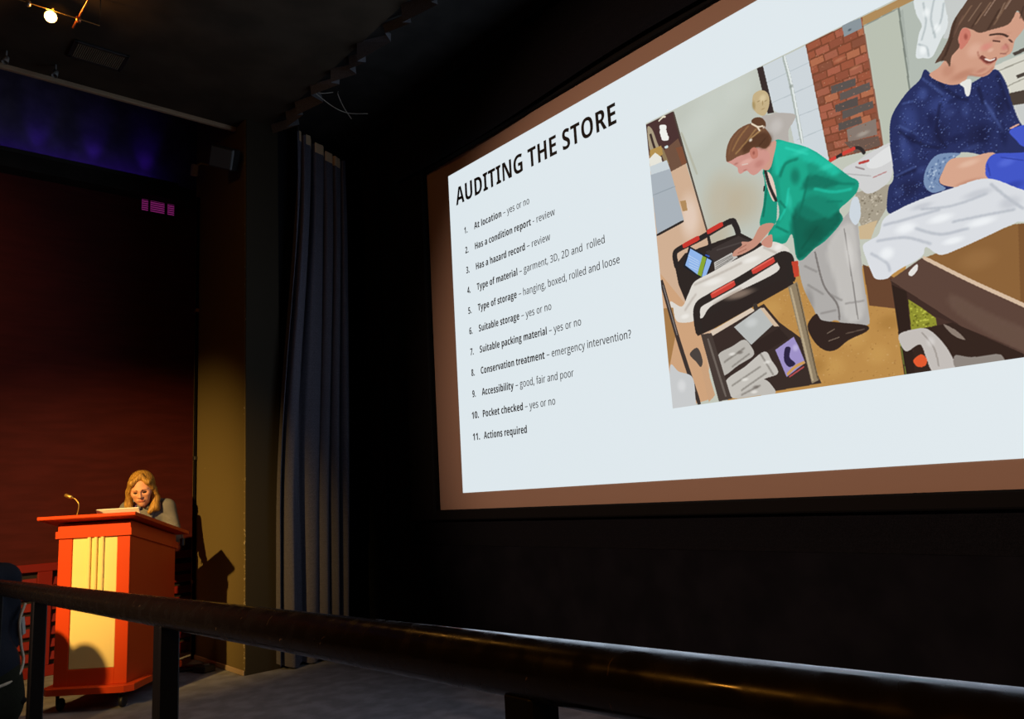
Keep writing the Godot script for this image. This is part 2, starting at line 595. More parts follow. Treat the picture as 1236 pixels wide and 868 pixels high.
func front_wall() -> void:
	# black board along the foot of the wall, its top edge shows as a faint line
	struct("trim_2", slab(Vector3(-5.6, 0, WALL_Z), Vector3(3.0, 0.825, WALL_Z + 0.02), 0.003), M.black_board, "black lower wall board under the screen")
	struct("trim_3", slab(Vector3(-5.2, 0.825, WALL_Z), Vector3(-4.86, CEIL, WALL_Z + 0.03), 0.006), M.black_board, "black upright panel left of the screen")
	struct("trim_4", slab(Vector3(-5.42, 0.825, WALL_Z), Vector3(-5.26, CEIL, WALL_Z + 0.018), 0.006), M.black_cloth)
	# masking cloth over the top of the screen: a sagging roll with creases
	var st := shape(true)
	var rows := []
	for j in 7:
		var row := []
		for i in 121:
			var x := -4.84 + i * 0.045
			var t := j / 6.0
			var y := lerpf(CEIL, 3.63, t) + 0.02 * sin(x * 2.3 + 1.0) * t
			var z := WALL_Z + 0.095 + 0.05 * sin(t * PI * 0.9) + 0.012 * sin(x * 9.0 + j * 1.7) * sin(t * PI) + (0.035 * exp(-pow((t - 0.80 + 0.05 * sin(x * 1.7)) * 9.0, 2.0)))
			row.append(Vector3(x, y, z))
		rows.append(row)
	skin(st, rows)
	tag(put("masking_cloth", st, M.black_cloth), "creased black masking cloth stretched above the projection screen", "cloth")
	# ruffled black border hanging from the ceiling edge
	var border := shape()
	var r := RandomNumberGenerator.new()
	r.seed = 5
	var prev: Array = []
	var x := -5.55
	var k := 0
	while x < 2.9:
		var out := r.randf_range(0.05, 0.13) if k % 2 else r.randf_range(-0.03, 0.02)
		var top := Vector3(x, CEIL + 0.01, -2.50 - out)
		var low := Vector3(x + r.randf_range(-0.03, 0.03), CEIL - (r.randf_range(0.03, 0.07) if k % 2 else r.randf_range(0.06, 0.13)), -2.51 - out)
		if prev:
			quad(border, prev[0], top, low, prev[1], Vector3(0, 0, -1))
		prev = [top, low]
		x += r.randf_range(0.03, 0.07) if k % 2 else r.randf_range(0.12, 0.24)
		k += 1
	tag(put("border_cloth", border, M.border_cloth), "ragged black border cloth hanging in small pleats along the ceiling edge", "cloth")
	# loose cables over the curtain
	for c: Array in [["highest pale loose cable drooping from the ceiling above the grey curtain", Vector3(-4.83, 4.22, -2.50), Vector3(-4.80, 4.19, -2.56), Vector3(-4.77, 4.21, -2.64)], ["longest pale loose cable drooping from the ceiling above the grey curtain", Vector3(-4.84, 4.21, -2.52), Vector3(-4.86, 4.15, -2.68), Vector3(-4.87, 4.14, -2.82), Vector3(-4.84, 4.17, -2.98)], ["short pale loose cable hanging steeply above the grey curtain", Vector3(-4.80, 4.22, -2.70), Vector3(-4.86, 4.17, -2.78), Vector3(-4.92, 4.13, -2.88)]]:
		var pts := curve([Vector3(c[1].x, CEIL + 0.02, c[1].z)] + c.slice(1), 6)
		var o := put("loose_cable", tubed(pts, 0.003, 8), M.pale_cable)
		tag(o, c[0], "cable", "loose cables above the curtain")


func screen() -> void:
	var Z := -3.3
	var t := thing("projection_screen", "large projection screen showing a slide headed AUDITING THE STORE", "screen", Vector3(-2.186, 1.08, WALL_Z))
	var o := -t.position
	var xl := -4.258
	var xr := -0.114
	var yb := 1.181
	var yt := 3.511
	# black frame, brown cloth and the lit picture
	var fr := shape()
	box(fr, Vector3(-4.68, 2.35, -3.29) + o, Vector3(0.30, 2.70, 0.08), 0.01)
	box(fr, Vector3(0.30, 2.35, -3.29) + o, Vector3(0.30, 2.70, 0.08), 0.01)
	box(fr, Vector3(-2.186, 1.035, -3.295) + o, Vector3(5.28, 0.07, 0.07), 0.008)
	box(fr, Vector3(-2.186, 3.66, -3.295) + o, Vector3(5.28, 0.07, 0.07), 0.008)
	put("frame", fr, M.mask, t)
	var bd := put("border", slab(Vector3(-4.54, 1.065, -3.325) + o, Vector3(0.16, 3.63, -3.302) + o), M.screen_border, t)
	bd.set_meta("label", "brown unlit margin of the screen")
	var lit := glow_mat("slide_light", Color(0.875, 0.915, 0.935), 0.98)
	var sl := put("slide_screen", slab(Vector3(xl, yb, -3.303) + o, Vector3(xr, yt, Z) + o), lit, t)
	sl.set_meta("label", "white lit slide")
	# the projected photograph: flat print on the slide
	var w := xr - xl
	var pw := 1060.0 / 2048.0 * w
	var ph := 797.0 / 1152.0 * (yt - yb)
	var px := xl + 905.0 / 2048.0 * w
	var py := yt - 172.0 / 1152.0 * (yt - yb)
	var q := QuadMesh.new()
	q.size = Vector2(pw, ph)
	var pm := mat("slide_photo", Color(0.1, 0.1, 0.1), 0.9, 0.0, 0.1)
	pm.emission_enabled = true
	pm.emission = Color.WHITE
	pm.emission_operator = BaseMaterial3D.EMISSION_OP_MULTIPLY
	pm.emission_texture = slide_photo()
	pm.emission_energy_multiplier = 1.0
	var ph_o := put("slide_screen_photograph", q, pm, sl)
	ph_o.position = Vector3(px + pw / 2, py - ph / 2, Z + 0.0015) + o
	ph_o.set_meta("label", "projected photo of two people packing at a trolley and a box")
	# lettering
	var sx := w / 2048.0
	var pt := func(x: float, y: float) -> Vector3: return Vector3(xl + x * sx, yt - y / 1152.0 * (yt - yb), Z + 0.001) + o
	line("slide_heading", [["AUDITING THE STORE", true, 40.0, 803.0]], 127.0, 64.0, pt, sl, sx)
	var L := [["At location", "– yes or no", 281, 291, 420], ["Has a condition report", "- review", 421, 430, 531], ["Has a hazard record", "– review", 386, 396, 503], ["Type of material", "– garment, 3D, 2D and  rolled", 343, 353, 722], ["Type of storage", "– hanging, boxed, rolled and loose", 333, 343, 771], ["Suitable storage", "– yes or no", 339, 349, 487], ["Suitable packing material", "– yes or no", 460, 470, 606], ["Conservation treatment", "– emergency intervention?", 443, 453, 789], ["Accessibility", "– good, fair and poor", 292, 302, 561], ["Pocket checked", "– yes or no", 330, 340, 476], ["Actions required", "", 342, 0, 0]]
	for i in L.size():
		var a: Array = L[i]
		var parts := [["%d." % (i + 1), true, 79.0 if i < 9 else 70.0, 97.0 if i < 9 else 108.0], [a[0], true, 135.0 - i * 0.6, float(a[2])]]
		if a[1]:
			parts.append([a[1], false, float(a[3]), float(a[4])])
		line("slide_list_line", parts, 245.5 + 73.3 * i, 23.5, pt, sl, sx)


# one line of lettering as one mesh; each part is [text, bold, left, right] in slide units
func line(called: String, parts: Array, base: float, cap: float, pt: Callable, parent: Node, sx: float) -> void:
	var st := SurfaceTool.new()
	st.begin(Mesh.PRIMITIVE_TRIANGLES)
	for p: Array in parts:
		var f := SystemFont.new()
		f.font_names = PackedStringArray(["Droid Sans"])
		f.font_weight = 700 if p[1] else 400
		var tm := TextMesh.new()
		tm.text = p[0]
		tm.font = f
		tm.font_size = 64
		tm.pixel_size = 0.01
		tm.depth = 0.02
		tm.curve_step = 0.8
		tm.horizontal_alignment = HORIZONTAL_ALIGNMENT_LEFT
		tm.vertical_alignment = VERTICAL_ALIGNMENT_BOTTOM
		var ref := TextMesh.new()
		ref.text = "H"
		ref.font = f
		ref.font_size = 64
		ref.pixel_size = 0.01
		ref.depth = 0.02
		ref.vertical_alignment = VERTICAL_ALIGNMENT_BOTTOM
		var hb := ref.get_aabb()
		var bb := tm.get_aabb()
		var ky := cap * sx / hb.size.y
		var kx: float = (p[3] - p[2]) * sx / bb.size.x
		var at: Vector3 = pt.call(p[2], base)
		st.append_from(tm, 0, Transform3D(Basis.from_scale(Vector3(kx, ky, 0.02)), at - Vector3(bb.position.x * kx, hb.position.y * ky, 0)))
	var o := MeshInstance3D.new()
	o.name = called
	o.mesh = st.commit()
	o.material_override = M.slide_ink
	parent.add_child(o, true)


# ---------------------------------------------------------------- curtain
func stage_curtain() -> void:
	var t := thing("stage_curtain", "long grey pleated stage curtain gathered beside the wing wall", "curtain", Vector3(-5.48, 0, -2.8))
	var rows := []
	var N := 240
	var M_ := 44
	for j in M_ + 1:
		var v := float(j) / M_          # 0 at the top
		var row := []
		for i in N + 1:
			var s := float(i) / N
			var z0 := lerpf(-2.70, -2.50, smoothstep(0.0, 0.75, v))
			var z1 := lerpf(-3.13, -3.07, v)
			# folds of different widths that drift with height, so that they are not straight tubes
			var ph := TAU * (s * 5.2 + 0.24 * sin(s * 7.0 + 0.9) + 0.16 * sin(v * 2.2 + s * 5.0) + 0.05 * sin(v * 7.0 + s * 13.0))
			var amp := (0.040 + 0.022 * sin(s * 8.0 + 0.6)) * lerpf(0.6, 1.0, smoothstep(0.0, 0.2, v))
			var top := 4.20 - 0.15 * smoothstep(0.05, 1.0, s) - 0.018 * absf(sin(s * PI * 4.0))
			var y := lerpf(top, 0.025 + 0.015 * sin(s * 23.0), v)
			var sharp := sin(ph) + 0.25 * sin(2.0 * ph + 0.6) + 0.10 * sin(3.0 * ph + 4.0 * v) + 0.05 * sin(s * 90.0 + v * 5.0)
			var z := lerpf(z0, z1, s) + 0.018 * sin(ph + 1.3 + v)
			row.append(Vector3(amp * sharp - 0.012, y, z + 2.8))
		rows.append(row)
	var st := shape(true)
	skin(st, rows)
	put("cloth", st, M.curtain, t)
	# heading tape: shows where the folds turn outwards
	for b: Array in [[0.02, 0.09], [0.17, 0.30], [0.40, 0.53], [0.62, 0.86]]:
		var tp := shape(true)
		var r0 := []
		var r1 := []
		for i in range(int(b[0] * N), int(b[1] * N) + 1):
			var p: Vector3 = rows[0][i]
			r0.append(p + Vector3(0.004, 0.012, 0.002))
			r1.append(p + Vector3(0.004, -0.075, 0.002))
		skin(tp, [r0, r1])
		put("heading_tape", tp, M.tape, t).set_meta("label", "pale heading tape")
	put("hook", tubed([rows[0][3] + Vector3(0, -0.01, 0), rows[0][3] + Vector3(0, 0.045, 0.004)], 0.004, 8), M.steel, t)


# ---------------------------------------------------------------- fittings on the ceiling
func ceiling_fittings() -> void:
	# low-voltage wire lighting
	var Y := 4.05
	var t := thing("wire_lighting", "tensioned wire with a copper spreader rod below the ceiling", "light fitting", Vector3(-4.64, Y, -0.9))
	var o := -t.position
	put("wire", tubed([Vector3(-4.632, Y, 1.2) + o, Vector3(-4.632, Y, -1.02) + o], 0.0028, 8), M.brass, t)
	put("wire", tubed([Vector3(-4.40, Y, 1.2) + o, Vector3(-4.40, Y, -0.92) + o], 0.0022, 8), M.brass, t)
	put("spreader_rod", tubed([Vector3(-4.30, Y + 0.01, -0.915) + o, Vector3(-4.76, Y + 0.01, -0.905) + o], 0.006, 8), M.copper, t)
	put("end_fitting", lathe(Vector3(-4.634, Y - 0.02, -0.908) + o, Vector3.UP, [[0.001, 0.0], [0.014, 0.002], [0.014, 0.03], [0.001, 0.034]]), M.copper, t)
	put("end_fitting", lathe(Vector3(-4.634, Y - 0.02, -0.655) + o, Vector3.UP, [[0.001, 0.0], [0.012, 0.002], [0.012, 0.03], [0.001, 0.034]]), M.steel, t)
	for p: Vector3 in [Vector3(-4.632, Y, -1.02), Vector3(-4.40, Y, -0.92), Vector3(-4.632, Y, 1.2), Vector3(-4.40, Y, 1.2)]:
		put("hanger", tubed([p + o, p + Vector3(0, CEIL - Y, 0) + o], 0.0025, 6), M.cable, t)
	# the lit lamp on the wire
	var l := thing("wire_lamp", "small bright warm lamp hanging on the ceiling wire", "lamp", Vector3(-4.70, Y + 0.0, -0.78))
	var aim := Vector3(0.72, -0.55, 0.25).normalized()
	put("arm", tubed([Vector3(0.058, 0.02, 0), Vector3(0.03, 0.03, 0), Vector3(-0.01, 0.0, 0)], 0.004, 8), M.brass, l)
	put("reflector", lathe(Vector3.ZERO, aim, [[0.012, -0.045], [0.016, -0.03], [0.028, -0.004], [0.034, 0.014], [0.032, 0.014], [0.026, -0.002]], 20), M.steel, l)
	put("bulb", lathe(Vector3.ZERO, aim, [[0.001, -0.01], [0.024, -0.002], [0.032, 0.012], [0.026, 0.022], [0.001, 0.026]], 20), M.bulb, l)
	var bl := OmniLight3D.new()
	bl.name = "wire_lamp_light"
	bl.light_color = Color(1.0, 0.68, 0.28)
	bl.light_energy = 0.16
	bl.light_size = 0.02
	bl.omni_range = 20.0
	bl.omni_attenuation = 2.0
	bl.shadow_enabled = true
	bl.position = l.position + aim * 0.04
	add_child(bl)
	# two small unlit spot heads near the pocket edge
	for k in 2:
		var p := Vector3(-5.56, CEIL, -0.68 if k == 0 else -0.965)
		var s := thing("ceiling_spotlight", ["small unlit ceiling spotlight at the far left of the pocket edge", "small unlit ceiling spotlight beside the pocket edge below the lit lamp"][k], "spotlight", p, 0.0, "unlit ceiling spotlights")
		put("stem", tubed([Vector3(0, 0, 0), Vector3(0, -0.05, 0)], 0.006, 8), M.grey_plastic, s)
		put("head", lathe(Vector3(0.0, -0.062, 0.0), Vector3(0.3, -1, 0.25), [[0.001, -0.02], [0.016, -0.018], [0.02, 0.03], [0.017, 0.03], [0.015, 0.0], [0.001, -0.005]], 16), M.grey_plastic, s)
	# air grille
	var g := thing("air_grille", "rectangular slatted air grille in the dark ceiling", "grille", Vector3(-5.27, CEIL, -1.16))
	var fr := shape()
	for e: Array in [[-0.10, 0.0, 0.025, 0.33], [0.10, 0.0, 0.025, 0.33], [0.0, -0.155, 0.225, 0.025], [0.0, 0.155, 0.225, 0.025]]:
		box(fr, Vector3(e[0], -0.008, e[1]), Vector3(e[2], 0.016, e[3]), 0.003)
	put("frame", fr, M.black_plastic, g)
	put("backing", slab(Vector3(-0.10, -0.003, -0.155), Vector3(0.10, 0.0, 0.155)), M.black_plastic, g)
	for i in 24:
		put("slat", boxed(Vector3(0, -0.011, -0.137 + i * 0.0119), Vector3(0.18, 0.010, 0.0065), 0.0, Basis(Vector3(1, 0, 0), 0.35)), M.grille_slat, g)
	# stage spotlight fixture behind the camera
	var f := thing("stage_lantern", "black stage spotlight hung from the ceiling behind the seats", "spotlight", LAMP_AT)
	var d := (Vector3(-5.95, 1.0, -1.75) - LAMP_AT).normalized()
	put("housing", lathe(-d * 0.02, d, [[0.001, -0.32], [0.08, -0.31], [0.10, -0.26], [0.10, -0.03], [0.115, -0.03], [0.115, 0.0], [0.09, 0.0]], 24), M.black_plastic, f)
	var glow := glow_mat("lantern_lens", Color(1.0, 0.72, 0.34), 4.0)
	put("lens_lamp", lathe(-d * 0.02, d, [[0.001, -0.01], [0.06, -0.012], [0.088, -0.016]], 24), glow, f)
	put("yoke", tubed([Vector3(-0.13, -0.02, 0), Vector3(-0.13, 0.13, 0), Vector3(0, 0.15, 0), Vector3(0.13, 0.13, 0), Vector3(0.13, -0.02, 0)], 0.01, 8), M.black_plastic, f)
	put("clamp", slab(Vector3(-0.03, 0.14, -0.03), Vector3(0.03, CEIL - LAMP_AT.y, 0.03), 0.004), M.black_plastic, f)
	for p: Vector3 in [Vector3(1.3, CEIL, 2.2), Vector3(-3.3, CEIL, 2.6)]:
		var dn := thing("house_downlight_fitting", "surface ceiling downlight over the seats " + ("on the right" if p.x > 0 else "on the left"), "downlight", p, 0.0, "house downlights")
		put("ring", lathe(Vector3.ZERO, Vector3.DOWN, [[0.09, 0.0], [0.09, 0.07], [0.075, 0.075], [0.07, 0.06]], 24), M.black_plastic, dn)
		put("lamp", lathe(Vector3(0, -0.055, 0), Vector3.DOWN, [[0.069, 0.0], [0.05, 0.008], [0.001, 0.012]], 24), glow_mat("downlight_glow", Color(1.0, 0.7, 0.32), 2.0), dn)
	var pj := thing("projector", "white projector box hung from the ceiling at the rear", "projector", PROJ_AT)
	put("case", slab(Vector3(-0.2, -0.08, -0.02), Vector3(0.2, 0.08, 0.38), 0.02), M.grey_plastic, pj)
	put("lens_lamp", lathe(Vector3(0, -0.02, -0.02), Vector3.FORWARD, [[0.05, 0.0], [0.05, 0.02], [0.042, 0.022], [0.038, 0.012], [0.001, 0.014]], 24), glow_mat("projector_lens", Color(0.8, 0.9, 1.0), 2.0), pj)
	put("pole", tubed([Vector3(0, 0.07, 0.18), Vector3(0, CEIL - PROJ_AT.y, 0.18)], 0.02, 12), M.black_plastic, pj)
	# loudspeaker on the wing and a small bracket lamp
	var s := thing("loudspeaker", "dark grey tilted loudspeaker box high on the wing wall", "speaker", Vector3(-5.66, 3.90, WING_Z))
	var tilt := Basis(Vector3(0, 1, 0), 0.75) * Basis(Vector3(1, 0, 0), 0.4) * Basis(Vector3(0, 0, 1), -0.32)
	put("cabinet", boxed(Vector3(0, 0, 0.13), Vector3(0.19, 0.17, 0.13), 0.01, tilt), M.black_plastic, s)
	put("front_grille", boxed(Vector3(0, 0, 0.13) + tilt.z * 0.067, Vector3(0.17, 0.15, 0.01), 0.004, tilt), M.speaker_cloth, s)
	put("bracket", tubed([Vector3(0, 0, 0.0), Vector3(0, 0.01, 0.10)], 0.015, 8), M.black_plastic, s)
	var b := thing("bracket_lamp", "tiny pale lamp head on a bracket at the top of the wing wall", "lamp", Vector3(-6.40, 4.09, WING_Z))
	put("bracket", tubed([Vector3(0.03, 0.05, 0), Vector3(0.03, 0.05, 0.06), Vector3(0.0, 0.03, 0.09)], 0.008, 8), M.brass, b)
	put("head", boxed(Vector3(-0.02, -0.005, 0.10), Vector3(0.055, 0.10, 0.05), 0.006, Basis(Vector3(0, 0, 1), -0.25)), M.pale_cable, b)


# ---------------------------------------------------------------- left wall
func left_wall_fittings() -> void:
	# black pelmet, its top lip hides the blue strip light
	struct("trim_5", slab(Vector3(RED_X, 3.95, -3.3), Vector3(RED_X + 0.16, 4.08, 5.9), 0.006), M.black_paint, "black pelmet along the top of the red wall")
	var t := thing("strip_light", "hidden blue strip light washing the wall above the pelmet", "strip light", Vector3(RED_X + 0.12, 4.08, -0.4))
	put("channel", boxed(Vector3(0.012, 0.02, 0.35), Vector3(0.03, 0.04, 4.3), 0.002), M.black_plastic, t)
	var wash := AreaLight3D.new()
	wash.name = "strip_light_wash"
	wash.area_size = Vector2(4.1, 0.03)
	wash.light_color = Color(0.42, 0.20, 1.0)
	wash.light_energy = 0.21
	wash.area_range = 8.0
	wash.shadow_enabled = true
	add_child(wash)
	wash.look_at_from_position(t.position + Vector3(-0.012, 0.035, 0.45), t.position + Vector3(-1.0, 0.6, 0.45), Vector3.UP)
	for i in 10:
		put("led_lamp", boxed(Vector3(-0.004, 0.024, -1.55 + i * 0.42), Vector3(0.004, 0.02, 0.30), 0.001), M.blue_led, t)
		var l := SpotLight3D.new()
		l.name = "strip_light_led"
		l.light_color = Color(0.40, 0.16, 1.0)
		l.light_energy = 0.07
		l.spot_angle = 24.0
		l.spot_angle_attenuation = 1.0
		l.light_size = 0.03
		l.spot_range = 10.0
		l.spot_attenuation = 2.0
		l.shadow_enabled = true
		add_child(l, true)
		l.look_at_from_position(t.position + Vector3(-0.015, 0.05, -1.55 + i * 0.42), t.position + Vector3(-0.12, 0.34, -1.55 + i * 0.42), Vector3(0, 0, 1))
	# small three-part louvred light at the top of the red wall
	var w := thing("louvred_light", "small three-part louvred wall light glowing magenta under the pelmet", "wall light", Vector3(RED_X, 3.90, -2.08))
	put("backplate", slab(Vector3(0, -0.062, -0.16), Vector3(0.02, 0.062, 0.16), 0.003), M.black_plastic, w)
	for b: Array in [[0.125, 0.052], [0.018, 0.118], [-0.098, 0.056]]:
		var pn := put("panel_lamp", slab(Vector3(0.02, -0.05, b[0] - b[1] / 2), Vector3(0.026, 0.05, b[0] + b[1] / 2), 0.001), M.magenta_led, w)
		for k in 5:
			put("slat", boxed(Vector3(0.031, -0.04 + k * 0.02, b[0]), Vector3(0.012, 0.005, b[1]), 0.0), M.black_plastic, pn)
	# slatted dado
	var d := thing("slatted_dado", "low red slatted panel along the foot of the red wall", "panel", Vector3(RED_X, 0, -1.2))
	put("backing", slab(Vector3(0, 0.06, -1.7), Vector3(0.006, 0.80, 1.7)), M.black_plastic, d)
	put("top_rail", slab(Vector3(0, 0.775, -1.7), Vector3(0.045, 0.835, 1.7), 0.004), M.red_slat, d)
	put("bottom_rail", slab(Vector3(0, 0.0, -1.7), Vector3(0.045, 0.08, 1.7), 0.004), M.red_slat, d)
	var edges := [-1.7, -1.30, -0.72, -0.10, 0.52, 1.14, 1.7]
	for i in edges.size():
		put("stile", slab(Vector3(0, 0.08, edges[i] - 0.05), Vector3(0.044, 0.775, edges[i] + 0.05), 0.004), M.red_slat, d)
	for i in edges.size() - 1:
		var a: float = edges[i] + 0.05
		var b: float = edges[i + 1] - 0.05
		for k in 7:
			put("slat", boxed(Vector3(0.022, 0.145 + k * 0.092, (a + b) / 2), Vector3(0.014, 0.062, b - a), 0.003, Basis(Vector3(0, 0, 1), 0.22)), M.red_slat, d)
	# conduit in the corner of the wing wall
	var c := thing("conduit", "thin black vertical conduit on the wing wall beside the red wall", "pipe", Vector3(-6.565, 0, WING_Z + 0.014))
	put("pipe", tubed([Vector3(0, 0, 0), Vector3(0, 3.9, 0)], 0.014, 12), M.conduit, c)
	for y: float in [0.6, 1.6, 2.87]:
		put("clip", boxed(Vector3(0, y, 0.0), Vector3(0.045, 0.03, 0.026), 0.003), M.brass if y > 2.5 else M.black_plastic, c)
	# cables on the floor behind the lectern
	for k in 3:
		var pts := []
		for i in 9:
			var a := i / 8.0
			pts.append(Vector3(-6.42 + 0.34 * a, 0.009, -1.98 - 0.18 * a + 0.05 * sin(a * 7.0 + k * 2.1) + 0.05 * k - 0.02))
		var o := put("floor_cable", tubed(curve(pts, 4), 0.008, 8), M.cable if k else M.red_slat)
		tag(o, ["red cable lying on the floor behind the lectern", "black cable lying on the floor behind the lectern nearest the wall", "black cable lying on the floor close behind the lectern"][k], "cable", "floor cables")
	var pb := thing("cable_box", "small black floor box with cables behind the lectern", "box", Vector3(-5.98, 0, -2.16), 0.3)
	put("case", slab(Vector3(-0.07, 0, -0.05), Vector3(0.07, 0.05, 0.05), 0.008), M.black_plastic, pb)
	put("socket", lathe(Vector3(0.02, 0.05, 0), Vector3.UP, [[0.025, 0.0], [0.025, 0.006], [0.015, 0.006], [0.013, 0.001], [0.001, 0.001]], 16), M.grey_plastic, pb)


# ---------------------------------------------------------------- lectern
func lectern() -> void:
	var t := thing("lectern", "red wooden lectern with a cream front panel and sloping top", "lectern", Vector3(-5.513, 0, -1.2935), 0.831)
	var S := 0.2056
	var D := -0.637
	var W := 0.229
	var y0 := 0.1445
	# body: four walls with a stile-and-rail front round the panel opening
	var bd := shape()
	extrude_x(bd, [Vector2(-0.02, y0), Vector2(-0.02, 1.10), Vector2(D, 1.10 + S * D), Vector2(D, y0)], -W, W)
	put("body", bd, M.orange, t)
	var fr := shape()
	box(fr, Vector3(-W + 0.0435, 0.595, -0.01), Vector3(0.087, 0.90, 0.02), 0.002)
	box(fr, Vector3(W - 0.0405, 0.595, -0.01), Vector3(0.081, 0.90, 0.02), 0.002)
	box(fr, Vector3(0.003, y0 + 0.048, -0.01), Vector3(0.292, 0.096, 0.02), 0.002)
	put("front_frame", fr, M.orange, t)
	var pn := put("front_panel", boxed(Vector3(0.003, 0.645, -0.012), Vector3(0.288, 0.808, 0.014), 0.004), M.cream, t)
	pn.set_meta("label", "cream front panel")
	for k in 3:
		put("rib", boxed(Vector3(-0.03 + k * 0.042, 0.855, 0.002), Vector3(0.020, 0.405, 0.018), 0.004), M.cream, pn)
	# cornice in two steps that follow the slope of the top
	for c: Array in [[1.0422, 0.044, 0.014], [1.086, 0.046, 0.004]]:
		var cs := shape()
		var f: float = c[2]
		extrude_x(cs, [Vector2(f, c[0]), Vector2(f, c[0] + c[1]), Vector2(D - f, c[0] + c[1] + S * (D - f)), Vector2(D - f, c[0] + S * (D - f))], -W - f, W + f)
		put("cornice", cs, M.orange, t)
	var tp := shape()
	var z1 := 0.10
	var z0 := D - 0.036
	extrude_x(tp, [Vector2(z1, 1.163), Vector2(z1 + 0.003, 1.168), Vector2(z1 + 0.003, 1.181), Vector2(z1, 1.1848), Vector2(z0, 1.1848 + S * (z0 - z1)), Vector2(z0, 1.163 + S * (z0 - z1))], -W - 0.081, W + 0.081)
	put("top", tp, M.orange, t)
	var nk := shape()
	extrude_x(nk, [Vector2(-0.03, 1.13), Vector2(-0.03, 1.140), Vector2(D + 0.03, 1.140 + S * (D + 0.05)), Vector2(D + 0.03, 1.12 + S * D)], -W + 0.03, W - 0.03)
	put("neck", nk, M.orange, t)
	# plinth with clipped corners
	var pl := shape()
	var ring := [Vector2(-0.24, 0.052), Vector2(0.24, 0.052), Vector2(0.285, 0.012), Vector2(0.285, D - 0.01), Vector2(0.24, D - 0.05), Vector2(-0.24, D - 0.05), Vector2(-0.285, D - 0.01), Vector2(-0.285, 0.012)]
	for i in 8:
		var p: Vector2 = ring[i]
		var q: Vector2 = ring[(i + 1) % 8]
		var o := (p + q) / 2 - Vector2(0, D / 2)
		quad(pl, Vector3(p.x, 0.103, p.y), Vector3(q.x, 0.103, q.y), Vector3(q.x, 0.140, q.y), Vector3(p.x, 0.140, p.y), Vector3(o.x, 0, o.y))
		quad(pl, Vector3(p.x, 0.140, p.y), Vector3(q.x, 0.140, q.y), Vector3(q.x * 0.985, 0.1445, q.y * 0.985 + D * 0.0075), Vector3(p.x * 0.985, 0.1445, p.y * 0.985 + D * 0.0075), Vector3(o.x, 0.3, o.y))
		tri(pl, Vector3(0, 0.103, D / 2), Vector3(p.x, 0.103, p.y), Vector3(q.x, 0.103, q.y), Vector3.DOWN)
		tri(pl, Vector3(0, 0.1445, D / 2), Vector3(p.x * 0.985, 0.1445, p.y * 0.985 + D * 0.0075), Vector3(q.x * 0.985, 0.1445, q.y * 0.985 + D * 0.0075), Vector3.UP)
	put("plinth", pl, M.orange, t)
	for x: float in [-0.195, 0.195]:
		for z: float in [-0.02, D + 0.03]:
			var cs := put("caster", boxed(Vector3(x, 0.0975, z), Vector3(0.055, 0.011, 0.05), 0.002), M.brass, t)
			put("wheel", lathe(Vector3(x - 0.011, 0.036, z - 0.012), Vector3.RIGHT, [[0.001, 0.0], [0.033, 0.0], [0.036, 0.004], [0.036, 0.018], [0.033, 0.022], [0.001, 0.022]], 20), M.black_plastic, cs)
			put("fork", slab(Vector3(x - 0.018, 0.03, z - 0.022), Vector3(x - 0.013, 0.093, z + 0.012), 0.001), M.black_plastic, cs)
	# lectern-top things: laptop, gooseneck microphone
	var at := t.transform
	var slope := Basis(Vector3(1, 0, 0), atan(S) * -1.0)
	var lp := thing("laptop", "open silver laptop on the lectern top", "laptop", at * Vector3(0.015, 1.1848 + S * (-0.40 - 0.1) + 0.001, -0.40), 0.831)
	put("base", boxed(Vector3(0, 0.009, 0), Vector3(0.29, 0.016, 0.215), 0.004, slope), M.silver, lp)
	var lid := Basis(Vector3(1, 0, 0), 0.5)
	var hinge := Vector3(0, 0.031, 0.108)
	put("lid", boxed(hinge + lid * Vector3(0, 0.055, 0.0), Vector3(0.29, 0.118, 0.008), 0.003, lid), M.silver, lp)
	put("display", boxed(hinge + lid * Vector3(0, 0.057, -0.0045), Vector3(0.27, 0.10, 0.001), 0.0, lid), M.black_plastic, lp)
	put("keyboard", boxed(slope * Vector3(0, 0.018, 0.02) + Vector3(0, 0.0005, 0), Vector3(0.26, 0.002, 0.10), 0.0, slope), M.black_plastic, lp)
	var mc := thing("microphone", "thin gooseneck microphone standing on the left of the lectern top", "microphone", at * Vector3(-0.105, 1.1848 + S * (0.03 - 0.1), 0.03), 0.831)
	put("base", lathe(Vector3(0, -0.001, 0), Vector3.UP, [[0.001, -0.004], [0.018, -0.004], [0.018, 0.008], [0.008, 0.014], [0.001, 0.014]], 20), M.black_plastic, mc)
	put("gooseneck", tubed(curve([Vector3(0, 0.0, 0), Vector3(0.012, 0.05, 0), Vector3(0.012, 0.085, 0), Vector3(-0.012, 0.115, -0.004), Vector3(-0.035, 0.125, -0.008)], 5), 0.0032, 10), M.brass, mc)
	put("head", lathe(Vector3(-0.034, 0.125, -0.008), Vector3(-0.9, 0.36, -0.1), [[0.001, 0.0], [0.009, 0.002], [0.012, 0.012], [0.012, 0.05], [0.009, 0.055], [0.001, 0.056]], 16), M.brass, mc)
	var cp := thing("lectern_clip", "small black clip lamp hanging under the back corner of the lectern top", "clip", at * Vector3(W + 0.04, 1.163 + S * (D - 0.12) - 0.001, D - 0.02), 0.831)
	put("arm", tubed([Vector3(0, 0, 0), Vector3(0.0, -0.02, -0.005), Vector3(0.005, -0.045, -0.01)], 0.006, 8), M.steel, cp)
	put("body", boxed(Vector3(0.0, -0.055, -0.005), Vector3(0.03, 0.055, 0.03), 0.006), M.black_plastic, cp)


